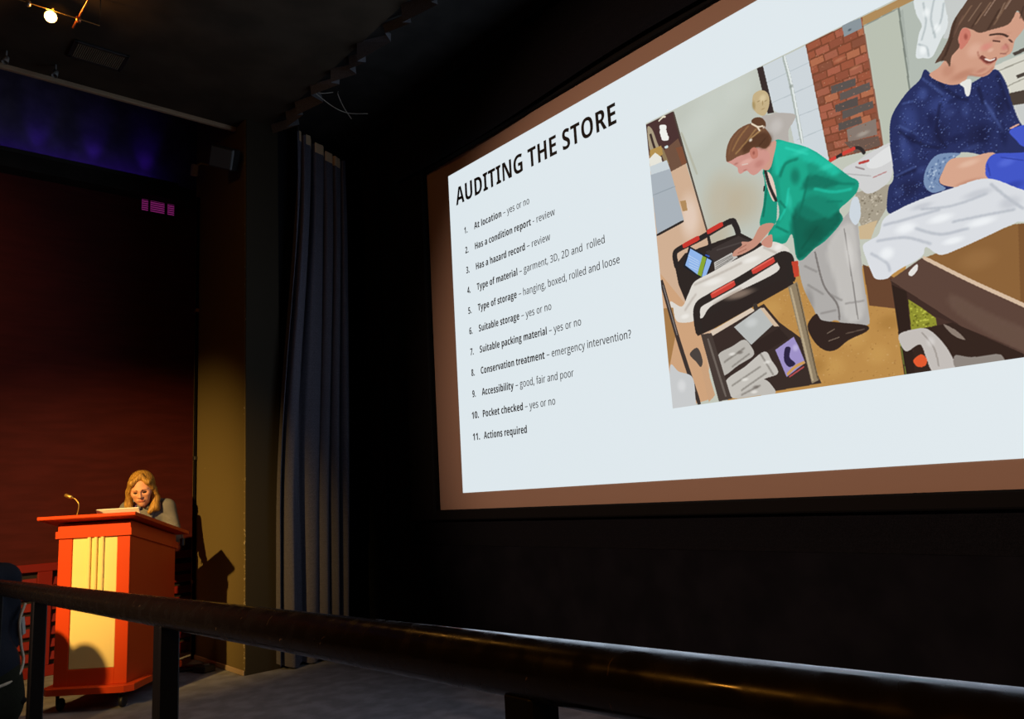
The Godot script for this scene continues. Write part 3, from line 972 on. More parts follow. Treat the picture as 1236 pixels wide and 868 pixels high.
# ---------------------------------------------------------------- people
func hand(prims: Array, wrist: Vector3, dir: Vector3, side: Vector3, down: Vector3, thumb: float) -> void:
	var palm := wrist + dir * 0.05
	prims.append([wrist, palm + dir * 0.035, 0.026, 0.034, 0.015, Vector3(1, 0.75, 1)])
	for k in 4:
		var o := side * (k - 1.5) * 0.019
		var L: float = [0.036, 0.042, 0.040, 0.032][k]
		var a := palm + dir * 0.04 + o
		var b := a + dir * L + down * 0.006
		var c := b + dir * L * 0.6 + down * 0.018
		prims.append([a, b, 0.0095, 0.0085, 0.006])
		prims.append([b, c, 0.0085, 0.0075, 0.006])
	var q := palm + side * thumb * 0.03
	prims.append([q - dir * 0.01, q + side * thumb * 0.022 + dir * 0.03, 0.012, 0.009, 0.01])
	prims.append([q + side * thumb * 0.022 + dir * 0.03, q + side * thumb * 0.026 + dir * 0.055, 0.009, 0.008, 0.006])


# the head in its own axes: face towards +z, origin at the middle of the skull
func face(prims: Array, at: Transform3D, neck: Vector3) -> void:
	var p := func(x: float, y: float, z: float) -> Vector3: return at * Vector3(x, y, z)
	prims.append([p.call(0, 0.03, -0.015), p.call(0, 0.025, 0.005), 0.080, 0.078, 0.02])
	prims.append([p.call(0, -0.015, 0.025), p.call(0, -0.055, 0.035), 0.066, 0.050, 0.03])
	prims.append([p.call(0, -0.085, 0.045), p.call(0, -0.095, 0.055), 0.030, 0.022, 0.03])
	for s: float in [-1.0, 1.0]:
		prims.append([p.call(0.038 * s, -0.02, 0.055), p.call(0.032 * s, -0.05, 0.05), 0.026, 0.022, 0.025])
		prims.append([p.call(0.012 * s, 0.022, 0.080), p.call(0.042 * s, 0.024, 0.066), 0.012, 0.010, 0.014])
		prims.append([p.call(0.076 * s, 0.0, -0.005), p.call(0.078 * s, -0.03, 0.0), 0.014, 0.010, 0.008])
	prims.append([p.call(0, 0.012, 0.086), p.call(0, -0.026, 0.104), 0.009, 0.012, 0.014])
	prims.append([p.call(-0.013, -0.032, 0.092), p.call(0.013, -0.032, 0.092), 0.008, 0.008, 0.008])
	prims.append([p.call(-0.016, -0.058, 0.082), p.call(0.016, -0.058, 0.082), 0.010, 0.010, 0.010])
	prims.append([neck, p.call(0, -0.06, -0.02), 0.056, 0.052, 0.03])


func eye_cuts(at: Transform3D) -> Array:
	var out := []
	for s: float in [-1.0, 1.0]:
		out.append([at * Vector3(0.022 * s, 0.003, 0.094), at * Vector3(0.042 * s, 0.003, 0.086), 0.011, 0.010, 0.012])
	return out


func speaker_person() -> void:
	var t := thing("person", "speaker with long fair hair in a grey tweed jacket reading behind the lectern", "person", Vector3(-6.36, -0.0, -1.855), 1.0)
	var hd := Transform3D(Basis(Vector3(0, 1, 0), 0.14) * Basis(Vector3(1, 0, 0), 0.34) * Basis(Vector3(0, 0, 1), 0.10), Vector3(-0.01, 1.350, 0.115))
	var neck := Vector3(0.0, 1.235, 0.02)
	# the body in one surface
	var p := []
	p.append([Vector3(0, 0.92, -0.10), Vector3(0, 1.02, -0.08), 0.115, 0.10, 0.04, Vector3(1.25, 1, 0.85)])
	p.append([Vector3(0, 1.02, -0.08), Vector3(0, 1.17, -0.02), 0.10, 0.105, 0.05, Vector3(1.3, 1, 0.85)])
	for s: float in [-1.0, 1.0]:
		p.append([Vector3(0.05 * s, 1.215, 0.0), Vector3(0.130 * s, 1.20, 0.0), 0.05, 0.048, 0.04])
		p.append([Vector3(0.148 * s, 1.195, 0.0), Vector3(0.215 * s, 0.99, 0.02), 0.046, 0.038, 0.03])
		p.append([Vector3(0.215 * s, 0.99, 0.02), Vector3(0.17 * s, 1.015, 0.22), 0.037, 0.026, 0.02])
		p.append([Vector3(0.085 * s, 0.90, -0.09), Vector3(0.09 * s, 0.49, -0.06), 0.085, 0.055, 0.04])
		p.append([Vector3(0.09 * s, 0.49, -0.06), Vector3(0.095 * s, 0.09, -0.10), 0.055, 0.038, 0.03])
		p.append([Vector3(0.095 * s, 0.045, -0.11), Vector3(0.105 * s, 0.035, 0.06), 0.036, 0.028, 0.03])
		hand(p, Vector3(0.17 * s, 1.015, 0.22), Vector3(-0.2 * s, 0.12, 1).normalized(), Vector3(1, 0, 0.2 * s).normalized(), Vector3(0, -1, 0), -s)
	face(p, hd, neck)
	put("body", body(p, 0.0062, eye_cuts(hd)), M.skin, t)
	for s: float in [-1.0, 1.0]:
		put("eye", body([[hd * Vector3(0.025 * s, 0.001, 0.079), hd * Vector3(0.039 * s, 0.001, 0.075), 0.009, 0.008, 0.004]], 0.003), M.eye, t)
		put("eyebrow", body([[hd * Vector3(0.014 * s, 0.021, 0.090), hd * Vector3(0.045 * s, 0.025, 0.074), 0.0052, 0.004, 0.003]], 0.003), M.brow, t)
	put("lips", body([[hd * Vector3(-0.015, -0.056, 0.088), hd * Vector3(0.015, -0.056, 0.088), 0.0045, 0.0045, 0.004], [hd * Vector3(-0.012, -0.065, 0.086), hd * Vector3(0.012, -0.065, 0.086), 0.005, 0.005, 0.004]], 0.003), M.lips, t)
	# hair: a side parting, a long fall on her right and a shorter one curling forward on her left
	var h := []
	h.append([hd * Vector3(0, 0.048, -0.035), hd * Vector3(0, 0.038, -0.04), 0.092, 0.090, 0.02])
	h.append([hd * Vector3(0.01, 0.112, 0.03), hd * Vector3(0.058, 0.066, 0.058), 0.020, 0.017, 0.015])
	h.append([hd * Vector3(0.058, 0.066, 0.058), hd * Vector3(0.076, 0.015, 0.035), 0.017, 0.016, 0.015])
	h.append([hd * Vector3(0.066, 0.070, 0.035), hd * Vector3(0.082, 0.0, 0.012), 0.018, 0.022, 0.02])
	h.append([hd * Vector3(0.012, 0.114, 0.03), hd * Vector3(-0.050, 0.072, 0.064), 0.021, 0.020, 0.015])
	h.append([hd * Vector3(-0.050, 0.072, 0.064), hd * Vector3(-0.074, 0.015, 0.045), 0.020, 0.018, 0.015])
	h.append([hd * Vector3(-0.060, 0.075, 0.040), hd * Vector3(-0.083, 0.0, 0.02), 0.022, 0.022, 0.02])
	h.append([hd * Vector3(-0.083, 0.0, 0.02), hd * Vector3(-0.098, -0.09, 0.03), 0.024, 0.028, 0.02])
	h.append([hd * Vector3(-0.098, -0.09, 0.03), hd * Vector3(-0.100, -0.17, 0.05), 0.028, 0.026, 0.02])
	h.append([hd * Vector3(-0.100, -0.17, 0.05), hd * Vector3(-0.085, -0.24, 0.07), 0.024, 0.010, 0.02])
	h.append([hd * Vector3(0.082, 0.0, 0.005), hd * Vector3(0.088, -0.085, 0.0), 0.022, 0.028, 0.02])
	h.append([hd * Vector3(0.088, -0.085, 0.0), hd * Vector3(0.078, -0.135, 0.045), 0.028, 0.030, 0.02])
	h.append([hd * Vector3(0.078, -0.135, 0.045), hd * Vector3(0.045, -0.160, 0.075), 0.028, 0.018, 0.02])
	h.append([hd * Vector3(0.080, -0.14, 0.045), hd * Vector3(0.105, -0.165, 0.05), 0.022, 0.008, 0.02])
	h.append([hd * Vector3(0, 0.0, -0.06), hd * Vector3(0, -0.13, -0.07), 0.082, 0.07, 0.03])
	put("hair", body(h, 0.006), M.hair, t)
	# jacket with collar and lapels
	var j := []
	j.append([Vector3(0, 0.86, -0.10), Vector3(0, 1.02, -0.08), 0.135, 0.118, 0.03, Vector3(1.3, 1, 0.9)])
	j.append([Vector3(0, 1.02, -0.08), Vector3(0, 1.165, -0.02), 0.115, 0.120, 0.05, Vector3(1.35, 1, 0.9)])
	for s: float in [-1.0, 1.0]:
		j.append([Vector3(0.05 * s, 1.225, -0.005), Vector3(0.133 * s, 1.213, -0.005), 0.055, 0.056, 0.04])
		j.append([Vector3(0.145 * s, 1.207, -0.005), Vector3(0.213 * s, 0.985, 0.015), 0.058, 0.048, 0.03])
		j.append([Vector3(0.213 * s, 0.985, 0.015), Vector3(0.178 * s, 1.012, 0.195), 0.051, 0.040, 0.02])
	# creases pressed into the sleeves and front
	var fold := []
	for s: float in [-1.0, 1.0]:
		for k in 4:
			var y := 1.16 - k * 0.045
			fold.append([Vector3((0.10 + k * 0.006) * s, y + 0.02, 0.075), Vector3((0.20 + k * 0.012) * s, y - 0.03, 0.055), 0.010, 0.006, 0.012])
		fold.append([Vector3(0.098 * s, 1.265, 0.04), Vector3(0.105 * s, 1.08, 0.115), 0.016, 0.014, 0.012])
	var jk := put("jacket", body(j, 0.008, fold), M.tweed, t)
	for s: float in [-1.0, 1.0]:
		put("lapel", body([[Vector3(0.055 * s, 1.275, -0.01), Vector3(0.075 * s, 1.235, 0.075), 0.022, 0.018, 0.01], [Vector3(0.075 * s, 1.235, 0.075), Vector3(0.035 * s, 1.08, 0.105), 0.020, 0.012, 0.01]], 0.007), M.tweed, jk)
	put("collar", body([[Vector3(-0.062, 1.262, 0.02), Vector3(-0.03, 1.215, 0.098), 0.022, 0.016, 0.01], [Vector3(0.062, 1.262, 0.02), Vector3(0.03, 1.215, 0.098), 0.022, 0.016, 0.01], [Vector3(-0.062, 1.262, 0.02), Vector3(-0.04, 1.285, -0.05), 0.022, 0.02, 0.01], [Vector3(0.062, 1.262, 0.02), Vector3(0.04, 1.285, -0.05), 0.022, 0.02, 0.01], [Vector3(-0.04, 1.285, -0.05), Vector3(0.04, 1.285, -0.05), 0.02, 0.02, 0.01]], 0.006), M.tweed, jk)
	put("lanyard", tubed(curve([Vector3(-0.052, 1.29, 0.0), Vector3(-0.06, 1.25, 0.085), Vector3(-0.035, 1.14, 0.12), Vector3(0.0, 1.02, 0.09)], 6), 0.0055, 8), M.lanyard, t)
	var tr := []
	for s: float in [-1.0, 1.0]:
		tr.append([Vector3(0.085 * s, 0.90, -0.09), Vector3(0.09 * s, 0.49, -0.06), 0.098, 0.072, 0.04])
		tr.append([Vector3(0.09 * s, 0.49, -0.06), Vector3(0.095 * s, 0.08, -0.10), 0.072, 0.058, 0.03])
	put("trousers", body(tr, 0.014), M.trousers, t)
	for s: float in [-1.0, 1.0]:
		put("shoe", body([[Vector3(0.095 * s, 0.052, -0.12), Vector3(0.108 * s, 0.042, 0.075), 0.046, 0.040, 0.02, Vector3(1, 0.95, 1)]], 0.01), M.shoe, t)


func make_seated(turn: float) -> Node3D:
	var t := thing("person", "seated listener in a navy jacket with pale piping, cut off by the left edge", "person", Vector3.ZERO, turn)
	var hd := Transform3D(Basis(Vector3(1, 0, 0), 0.1), Vector3(0, 1.135, 0.03))
	var p := []
	p.append([Vector3(0, 0.53, -0.02), Vector3(0, 0.72, -0.02), 0.12, 0.11, 0.05, Vector3(1.25, 1, 0.9)])
	p.append([Vector3(0, 0.72, -0.02), Vector3(0, 0.90, -0.01), 0.11, 0.11, 0.05, Vector3(1.35, 1, 0.85)])
	for s: float in [-1.0, 1.0]:
		p.append([Vector3(0.05 * s, 0.945, 0), Vector3(0.175 * s, 0.925, 0), 0.05, 0.052, 0.04])
		p.append([Vector3(0.185 * s, 0.915, 0), Vector3(0.215 * s, 0.67, 0.02), 0.05, 0.042, 0.03])
		p.append([Vector3(0.215 * s, 0.67, 0.02), Vector3(0.12 * s, 0.60, 0.24), 0.042, 0.028, 0.02])
		p.append([Vector3(0.09 * s, 0.535, -0.0), Vector3(0.10 * s, 0.53, 0.40), 0.082, 0.062, 0.04])
		p.append([Vector3(0.10 * s, 0.53, 0.40), Vector3(0.10 * s, 0.10, 0.42), 0.058, 0.04, 0.03])
		p.append([Vector3(0.10 * s, 0.045, 0.40), Vector3(0.11 * s, 0.035, 0.56), 0.036, 0.03, 0.03])
		hand(p, Vector3(0.12 * s, 0.60, 0.24), Vector3(-0.5 * s, -0.1, 0.85).normalized(), Vector3(0.85, 0, 0.5 * s).normalized(), Vector3(0, -1, 0), -s)
	face(p, hd, Vector3(0, 0.97, -0.01))
	put("body", body(p, 0.009, eye_cuts(hd)), M.skin, t)
	put("hair", body([[hd * Vector3(0, 0.045, -0.025), hd * Vector3(0, 0.03, -0.035), 0.094, 0.093, 0.02], [hd * Vector3(0, 0.0, -0.05), hd * Vector3(0, -0.07, -0.05), 0.075, 0.06, 0.03]], 0.009), M.dark_hair, t)
	var j := []
	j.append([Vector3(0, 0.56, -0.02), Vector3(0, 0.74, -0.02), 0.145, 0.132, 0.05, Vector3(1.3, 1, 0.95)])
	j.append([Vector3(0, 0.74, -0.02), Vector3(0, 0.90, -0.01), 0.132, 0.125, 0.05, Vector3(1.4, 1, 0.9)])
	j.append([Vector3(-0.10, 0.56, -0.03), Vector3(0.10, 0.56, -0.03), 0.145, 0.145, 0.05])
	j.append([Vector3(0, 0.99, -0.02), Vector3(0, 0.95, -0.02), 0.075, 0.09, 0.03])
	for s: float in [-1.0, 1.0]:
		j.append([Vector3(0.06 * s, 0.945, -0.005), Vector3(0.18 * s, 0.925, -0.005), 0.062, 0.066, 0.04])
		j.append([Vector3(0.192 * s, 0.915, -0.005), Vector3(0.224 * s, 0.665, 0.015), 0.066, 0.058, 0.03])
		j.append([Vector3(0.224 * s, 0.665, 0.015), Vector3(0.128 * s, 0.602, 0.21), 0.058, 0.044, 0.02])
	var jk := put("jacket", body(j, 0.013), M.navy, t)
	jk.set_meta("label", "dark navy jacket")
	for s: float in [-1.0, 1.0]:
		put("piping", tubed(curve([Vector3(0.256 * s, 0.81, -0.062), Vector3(0.222 * s, 0.74, -0.085), Vector3(0.222 * s, 0.64, -0.105), Vector3(0.222 * s, 0.58, -0.125), Vector3(0.19 * s, 0.53, -0.150), Vector3(0.12 * s, 0.51, -0.180), Vector3(0.0, 0.50, -0.185)], 5), 0.0065, 8), M.piping, jk)
		put("badge", boxed(Vector3(0.258 * s, 0.715, -0.052), Vector3(0.006, 0.075, 0.035), 0.001, Basis(Vector3(0, 0, 1), 0.12 * s) * Basis(Vector3(0, 1, 0), 0.85 * s)), M.pale_cable, jk)
	var tr := []
	for s: float in [-1.0, 1.0]:
		tr.append([Vector3(0.09 * s, 0.545, -0.03), Vector3(0.10 * s, 0.535, 0.40), 0.105, 0.078, 0.04])
		tr.append([Vector3(0.10 * s, 0.535, 0.40), Vector3(0.10 * s, 0.09, 0.42), 0.076, 0.058, 0.03])
	tr.append([Vector3(-0.11, 0.55, -0.04), Vector3(0.11, 0.55, -0.04), 0.125, 0.125, 0.04, Vector3(1, 0.9, 1)])
	tr.append([Vector3(-0.15, 0.43, -0.06), Vector3(0.15, 0.43, -0.06), 0.10, 0.10, 0.06, Vector3(1, 1.35, 1.3)])
	put("coat_skirt", body(tr, 0.013), M.olive, t).set_meta("label", "dark olive lower clothing")
	for s: float in [-1.0, 1.0]:
		put("shoe", body([[Vector3(0.10 * s, 0.052, 0.39), Vector3(0.112 * s, 0.042, 0.575), 0.046, 0.040, 0.02, Vector3(1, 0.95, 1)]], 0.012), M.shoe, t)
	return t


func make_stool() -> Node3D:
	var c := thing("stool", "black stool under the listener at the left edge", "stool")
	put("seat", boxed(Vector3(0, 0.425, 0.03), Vector3(0.44, 0.04, 0.42), 0.015), M.chair, c)
	for x: float in [-1.0, 1.0]:
		for z: float in [-0.15, 0.20]:
			put("leg", tubed([Vector3(0.18 * x, 0.0, z * 1.05), Vector3(0.15 * x, 0.41, z)], 0.012, 10), M.chair, c)
	return c


func audience() -> void:
	var turn := -1.2
	var a := make_seated(turn)
	var c := make_stool()
	var spots := [Vector3(-4.03, 0, -0.425), Vector3(-4.637, 0, 0.0), Vector3(-5.0, 0, -0.245)]
	for i in 3:
		var p: Node3D = a if i == 0 else a.duplicate()
		var k: Node3D = c if i == 0 else c.duplicate()
		if i:
			p.name = numbered("person")
			k.name = numbered("stool")
			add_child(p, true)
			add_child(k, true)
			p.set_meta("label", ["", "seated listener just outside the left edge, nearer the camera", "seated child listener outside the left edge, nearest the lectern"][i])
			k.set_meta("label", ["", "black stool just outside the left edge", "black stool outside the left edge nearest the lectern"][i])
		p.position = spots[i]
		k.position = spots[i]
		p.rotation.y = turn
		if i == 2:      # a child
			p.scale = Vector3.ONE * 0.855
			k.scale = Vector3.ONE * 0.855
		k.rotation.y = turn


# ---------------------------------------------------------------- handrail
func handrail() -> void:
	var y := func(x: float) -> float: return 1.026 + 0.0264 * x
	var t := thing("handrail", "glossy scratched black tubular handrail crossing the foreground", "railing", Vector3(-0.546, 0, -0.49))
	var o := -t.position
	var pts := []
	for i in 56:
		var x := -3.46 + i * 0.09
		pts.append(Vector3(x, y.call(x), -0.49) + o)
	put("rail", tubed(pts, 0.0275, 40), M.rail, t)
	for e: float in [-3.46, 1.49]:
		put("end_cap", lathe(Vector3(e, y.call(e), -0.49) + o, Vector3.RIGHT if e > 0 else Vector3.LEFT, [[0.0275, -0.002], [0.024, 0.008], [0.013, 0.014], [0.0005, 0.016]], 24), M.rail, t)
	for x: float in [-3.44, -2.69, -1.548, -0.546, 0.45]:
		put("post", slab(Vector3(x - 0.0185, 0.008, -0.5085) + o, Vector3(x + 0.0185, y.call(x) - 0.02, -0.4715) + o, 0.003), M.post, t)
		put("base_plate", slab(Vector3(x - 0.06, 0, -0.55) + o, Vector3(x + 0.06, 0.008, -0.43) + o, 0.002), M.post, t)


# ---------------------------------------------------------------- the projected photograph, drawn flat
func im_fill(c: String) -> void:
	img.fill(Color(c))


func points(a: Array, smooth: bool) -> PackedVector2Array:
	var p := PackedVector2Array()
	for i in range(0, a.size(), 2):
		p.append(Vector2(a[i], a[i + 1]))
	if not smooth:
		return p
	var q := PackedVector2Array()
	var n := p.size()
	for i in n:
		for k in 6:
			q.append(p[i].cubic_interpolate(p[(i + 1) % n], p[(i + n - 1) % n], p[(i + 2) % n], k / 6.0))
	return q


func raster(c: Color, p: PackedVector2Array) -> void:
	var lo := 1e9
	var hi := -1e9
	for v in p:
		lo = minf(lo, v.y)
		hi = maxf(hi, v.y)
	for y in range(maxi(0, int(floor(lo))), mini(img.get_height() - 1, int(ceil(hi))) + 1):
		var xs := []
		var yy := y + 0.5
		for i in p.size():
			var a := p[i]
			var b := p[(i + 1) % p.size()]
			if (a.y <= yy) != (b.y <= yy):
				xs.append(a.x + (yy - a.y) / (b.y - a.y) * (b.x - a.x))
		xs.sort()
		for i in range(0, xs.size() - 1, 2):
			var x0 := maxi(0, roundi(xs[i]))
			var x1 := mini(img.get_width(), roundi(xs[i + 1]))
			if x1 > x0:
				img.fill_rect(Rect2i(x0, y, x1 - x0, 1), c)


func fill(c: String, a: Array, smooth := false) -> void:
	raster(Color(c), points(a, smooth))


func stroke(c: String, w: float, a: Array) -> void:
	var p := curve(Array(points(a, false)), 6)
	var l := PackedVector2Array()
	var r := PackedVector2Array()
	for i in p.size():
		var d: Vector2 = (p[mini(i + 1, p.size() - 1)] - p[maxi(i - 1, 0)]).normalized().orthogonal() * w * 0.5 * (0.75 if i == 0 or i == p.size() - 1 else 1.0)
		l.append(p[i] + d)
		r.append(p[i] - d)
	r.reverse()
	l.append_array(r)
	raster(Color(c), l)


func blob(c: String, a: float, x: int, y: int, rx: int, ry: int) -> void:
	var b := Image.create_empty(32, 32, false, Image.FORMAT_RGBA8)
	for j in 32:
		for i in 32:
			var d := Vector2(i - 15.5, j - 15.5).length() / 16.0
			b.set_pixel(i, j, Color(Color(c), a * smoothstep(1.0, 0.2, d)))
	b.resize(maxi(2, rx * 2), maxi(2, ry * 2), Image.INTERPOLATE_BILINEAR)
	img.blend_rect(b, Rect2i(0, 0, b.get_width(), b.get_height()), Vector2i(x - rx, y - ry))


func soft(c: String, a: float, w: float, pts: Array) -> void:
	var n := maxi(4, int(w))
	var b := Image.create_empty(n, n, false, Image.FORMAT_RGBA8)
	for j in n:
		for i in n:
			var d := Vector2(i + 0.5 - n * 0.5, j + 0.5 - n * 0.5).length() / (n * 0.5)
			b.set_pixel(i, j, Color(Color(c), a * smoothstep(1.0, 0.0, d)))
	var p := curve(Array(points(pts, false)), 4)
	var left := 0.0
	for i in p.size() - 1:
		var l: float = p[i].distance_to(p[i + 1])
		while left < l:
			var q: Vector2 = p[i].lerp(p[i + 1], left / l)
			img.blend_rect(b, Rect2i(0, 0, n, n), Vector2i(q) - Vector2i(n / 2, n / 2))
			left += w * 0.22
		left -= l


# what is painted after clip_open() stays inside the outline given to clip_close()
func clip_open() -> void:
	under = img.duplicate()


func clip_close(pts: Array) -> void:
	var over := img
	img = Image.create_empty(over.get_width(), over.get_height(), false, Image.FORMAT_RGBA8)
	raster(Color.WHITE, points(pts, true))
	under.blit_rect_mask(over, img, Rect2i(Vector2i.ZERO, over.get_size()), Vector2i.ZERO)
	img = under


# a patch with soft edges: its mask is drawn small and enlarged
func shade(c: String, a: float, pts: Array) -> void:
	var p := points(pts, true)
	var lo := p[0]
	var hi := p[0]
	for v in p:
		lo = lo.min(v)
		hi = hi.max(v)
	lo -= Vector2(12, 12)
	hi += Vector2(12, 12)
	var n := Vector2i(((hi - lo) / 8.0).ceil())
	var q := PackedVector2Array()
	for v in p:
		q.append((v - lo) / 2.0)
	var keep := img
	img = Image.create_empty(n.x * 4, n.y * 4, false, Image.FORMAT_RGBA8)
	img.fill(Color(Color(c), 0.0))
	raster(Color(Color(c), a), q)
	img.resize(n.x * 2, n.y * 2, Image.INTERPOLATE_BILINEAR)
	img.resize(n.x, n.y, Image.INTERPOLATE_BILINEAR)
	img.resize(n.x * 8, n.y * 8, Image.INTERPOLATE_CUBIC)
	keep.blend_rect(img, Rect2i(0, 0, n.x * 8, n.y * 8), Vector2i(lo))
	img = keep


func speckle(cols: Array, n: int, w: int, h: int, a: Array) -> void:
	var p := points(a, false)
	var box_ := Rect2(p[0], Vector2.ZERO)
	for v in p:
		box_ = box_.expand(v)
	for i in n:
		var q := box_.position + Vector2(rng.randf(), rng.randf()) * box_.size
		if Geometry2D.is_point_in_polygon(q, p):
			img.fill_rect(Rect2i(int(q.x), int(q.y), rng.randi_range(1, w), rng.randi_range(1, h)), Color(cols[rng.randi() % cols.size()]))


func slide_photo() -> ImageTexture:
	img = Image.create_empty(1060, 797, false, Image.FORMAT_RGBA8)
	# store-room wall boards
	im_fill("c1c5b8")
	fill("bfc4ba", [91, 2, 473, 1, 485, 286, 217, 481, 166, 410])
	blob("cdd3cb", 0.5, 225, 41, 117, 100)
	blob("cdd3cb", 0.5, 152, 89, 91, 76)
	blob("cdd3cb", 0.5, 300, 24, 74, 65)
	blob("bba98c", 0.5, 212, 300, 84, 113)
	blob("bba98c", 0.5, 272, 320, 71, 86)
	blob("bba98c", 0.5, 181, 406, 65, 89)
	# corridor on the left
	fill("cfae92", [-4, 4, 91, 4, 114, 153, 170, 420, 213, 512, 88, 785, -1, 799, -10, 422])
	blob("e9d6c8", 0.7, 111, 309, 45, 92)
	fill("4a3231", [-4, 4, 91, 4, 115, 145, 62, 165, 3, 120])
	fill("6f5140", [48, 101, 100, 85, 120, 162, 67, 167])
	fill("7d4f38", [89, 108, 109, 111, 120, 162, 103, 162])
	fill("a89a80", [4, 14, 19, 25, 31, 66, 38, 97, 16, 98, 4, 74], true)
	stroke("3a2c2a", 7.0, [12, 36, 18, 66, 23, 86])
	fill("8f7a58", [35, 86, 49, 92, 64, 143, 52, 143])
	fill("eef0ea", [46, 25, 65, 32, 64, 45, 46, 38], true)
	fill("eef0ea", [46, 38, 65, 46, 63, 59, 45, 52], true)
	fill("eef0ea", [48, 48, 67, 55, 65, 69, 47, 62], true)
	fill("eef0ea", [50, 57, 69, 64, 68, 77, 49, 70], true)
	stroke("e8e0c8", 5.0, [43, 12, 59, 6, 67, 10])
	fill("cfe0e0", [55, 90, 65, 91, 65, 98, 55, 96], true)
	fill("b3904f", [5, 82, 44, 83, 47, 109, 25, 115, 3, 102])
	fill("e6e4d8", [0, 105, 22, 95, 41, 116, 42, 135, 1, 133])
	fill("c9d2d6", [0, 128, 57, 130, 66, 162, 1, 156])
	fill("a9b2ba", [-1, 152, 65, 158, 92, 312, 3, 327])
	stroke("96a0a8", 2.9, [1, 211, 77, 212])
	stroke("2c2624", 6.6, [1, 326, 91, 313])
	fill("b08a5c", [86, 257, 104, 260, 106, 289, 91, 287])
	stroke("4f433a", 4.7, [93, 5, 116, 136, 167, 411])
	stroke("b5b6a6", 6.5, [111, 72, 146, 204])
	# white tiles, pipe, dark upright
	fill("cdd5da", [360, 3, 472, 4, 488, 295, 415, 236, 409, 163, 375, 125])
	stroke("b9c3c8", 2.4, [366, 48, 477, 48])
	stroke("b9c3c8", 2.4, [367, 104, 488, 105])
	stroke("b9c3c8", 2.3, [425, 163, 490, 166])
	stroke("b9c3c8", 2.3, [421, 219, 494, 218])
	stroke("aab3ae", 8.7, [415, 2, 424, 81, 433, 232])
	stroke("e2e8e6", 4.0, [417, 3, 426, 83, 434, 232])
	blob("8d9690", 0.8, 424, 85, 7, 7)
	fill("372c2b", [345, 1, 361, 2, 374, 130, 358, 126])
	# brick pier
	fill("7a4530", [471, 2, 603, 3, 607, 310, 489, 294])
	fill("9c563e", [474, 4, 505, 4, 506, 20, 475, 20])
	fill("9c563e", [508, 6, 538, 6, 539, 23, 509, 22])
	fill("a8604a", [541, 5, 570, 5, 571, 22, 542, 22])
	fill("a8604a", [573, 5, 602, 5, 602, 22, 574, 22])
	fill("9c563e", [474, 25, 489, 25, 490, 41, 475, 41])
	fill("a8604a", [492, 26, 522, 26, 523, 43, 493, 42])
	fill("91513c", [525, 24, 555, 24, 555, 41, 526, 41])
	fill("91513c", [558, 26, 586, 26, 587, 43, 558, 43])
	fill("b06c4e", [589, 26, 603, 26, 603, 43, 590, 43])
	fill("b06c4e", [476, 45, 507, 46, 508, 62, 477, 62])
	fill("a3604a", [510, 47, 539, 47, 540, 64, 511, 63])
	fill("9c563e", [542, 46, 571, 47, 571, 64, 543, 63])
	fill("87503c", [574, 47, 602, 48, 602, 65, 574, 64])
	fill("9c563e", [476, 63, 491, 63, 492, 80, 477, 79])
	fill("87503c", [494, 66, 524, 67, 525, 84, 495, 83])
	fill("9c563e", [527, 65, 556, 66, 556, 83, 528, 82])
	fill("b06c4e", [559, 68, 587, 69, 587, 85, 559, 84])
	fill("b06c4e", [590, 67, 604, 68, 604, 85, 590, 84])
	fill("91513c", [479, 85, 509, 86, 509, 102, 480, 101])
	fill("a8604a", [512, 86, 541, 87, 541, 103, 512, 102])
	fill("9c563e", [544, 86, 572, 87, 572, 104, 544, 103])
	fill("a8604a", [575, 88, 602, 89, 603, 106, 575, 105])
	fill("87503c", [478, 105, 493, 106, 494, 122, 479, 121])
	fill("9c563e", [496, 105, 526, 106, 526, 122, 497, 121])
	fill("91513c", [529, 105, 557, 106, 557, 123, 529, 122])
	fill("a3604a", [560, 108, 588, 109, 588, 126, 560, 124])
	fill("91513c", [590, 108, 604, 108, 604, 125, 591, 124])
	fill("a3604a", [481, 124, 510, 125, 511, 141, 482, 140])
	fill("9c563e", [514, 125, 542, 127, 543, 143, 514, 142])
	fill("a3604a", [545, 126, 573, 128, 573, 144, 546, 143])
	fill("9c563e", [576, 129, 603, 130, 603, 147, 576, 145])
	fill("87503c", [481, 141, 495, 142, 496, 158, 482, 157])
	fill("b06c4e", [498, 145, 527, 146, 528, 163, 499, 161])
	fill("91513c", [530, 145, 558, 147, 559, 164, 531, 162])
	fill("9c563e", [561, 146, 588, 148, 588, 165, 561, 163])
	fill("a3604a", [591, 149, 604, 149, 605, 166, 591, 165])
	fill("a8604a", [483, 163, 512, 165, 513, 181, 484, 179])
	fill("9c563e", [515, 164, 543, 166, 544, 182, 516, 180])
	fill("a8604a", [546, 166, 574, 168, 574, 184, 547, 182])
	fill("b06c4e", [577, 168, 603, 169, 603, 186, 577, 184])
	fill("a8604a", [483, 180, 497, 181, 498, 197, 484, 196])
	fill("a3604a", [500, 183, 529, 185, 529, 201, 501, 199])
	fill("87503c", [532, 185, 559, 187, 560, 203, 532, 201])
	fill("87503c", [562, 186, 589, 188, 589, 205, 562, 203])
	fill("b06c4e", [592, 191, 605, 192, 605, 208, 592, 207])
	fill("9c563e", [486, 202, 514, 204, 515, 220, 487, 217])
	fill("87503c", [517, 203, 545, 206, 545, 222, 518, 219])
	fill("b06c4e", [548, 207, 575, 210, 575, 226, 548, 223])
	fill("91513c", [577, 209, 604, 212, 604, 228, 578, 225])
	fill("a3604a", [485, 218, 499, 219, 500, 235, 486, 234])
	fill("a8604a", [502, 221, 530, 223, 531, 239, 503, 236])
	fill("a8604a", [533, 223, 560, 226, 561, 242, 534, 239])
	fill("b06c4e", [563, 226, 589, 228, 590, 245, 563, 242])
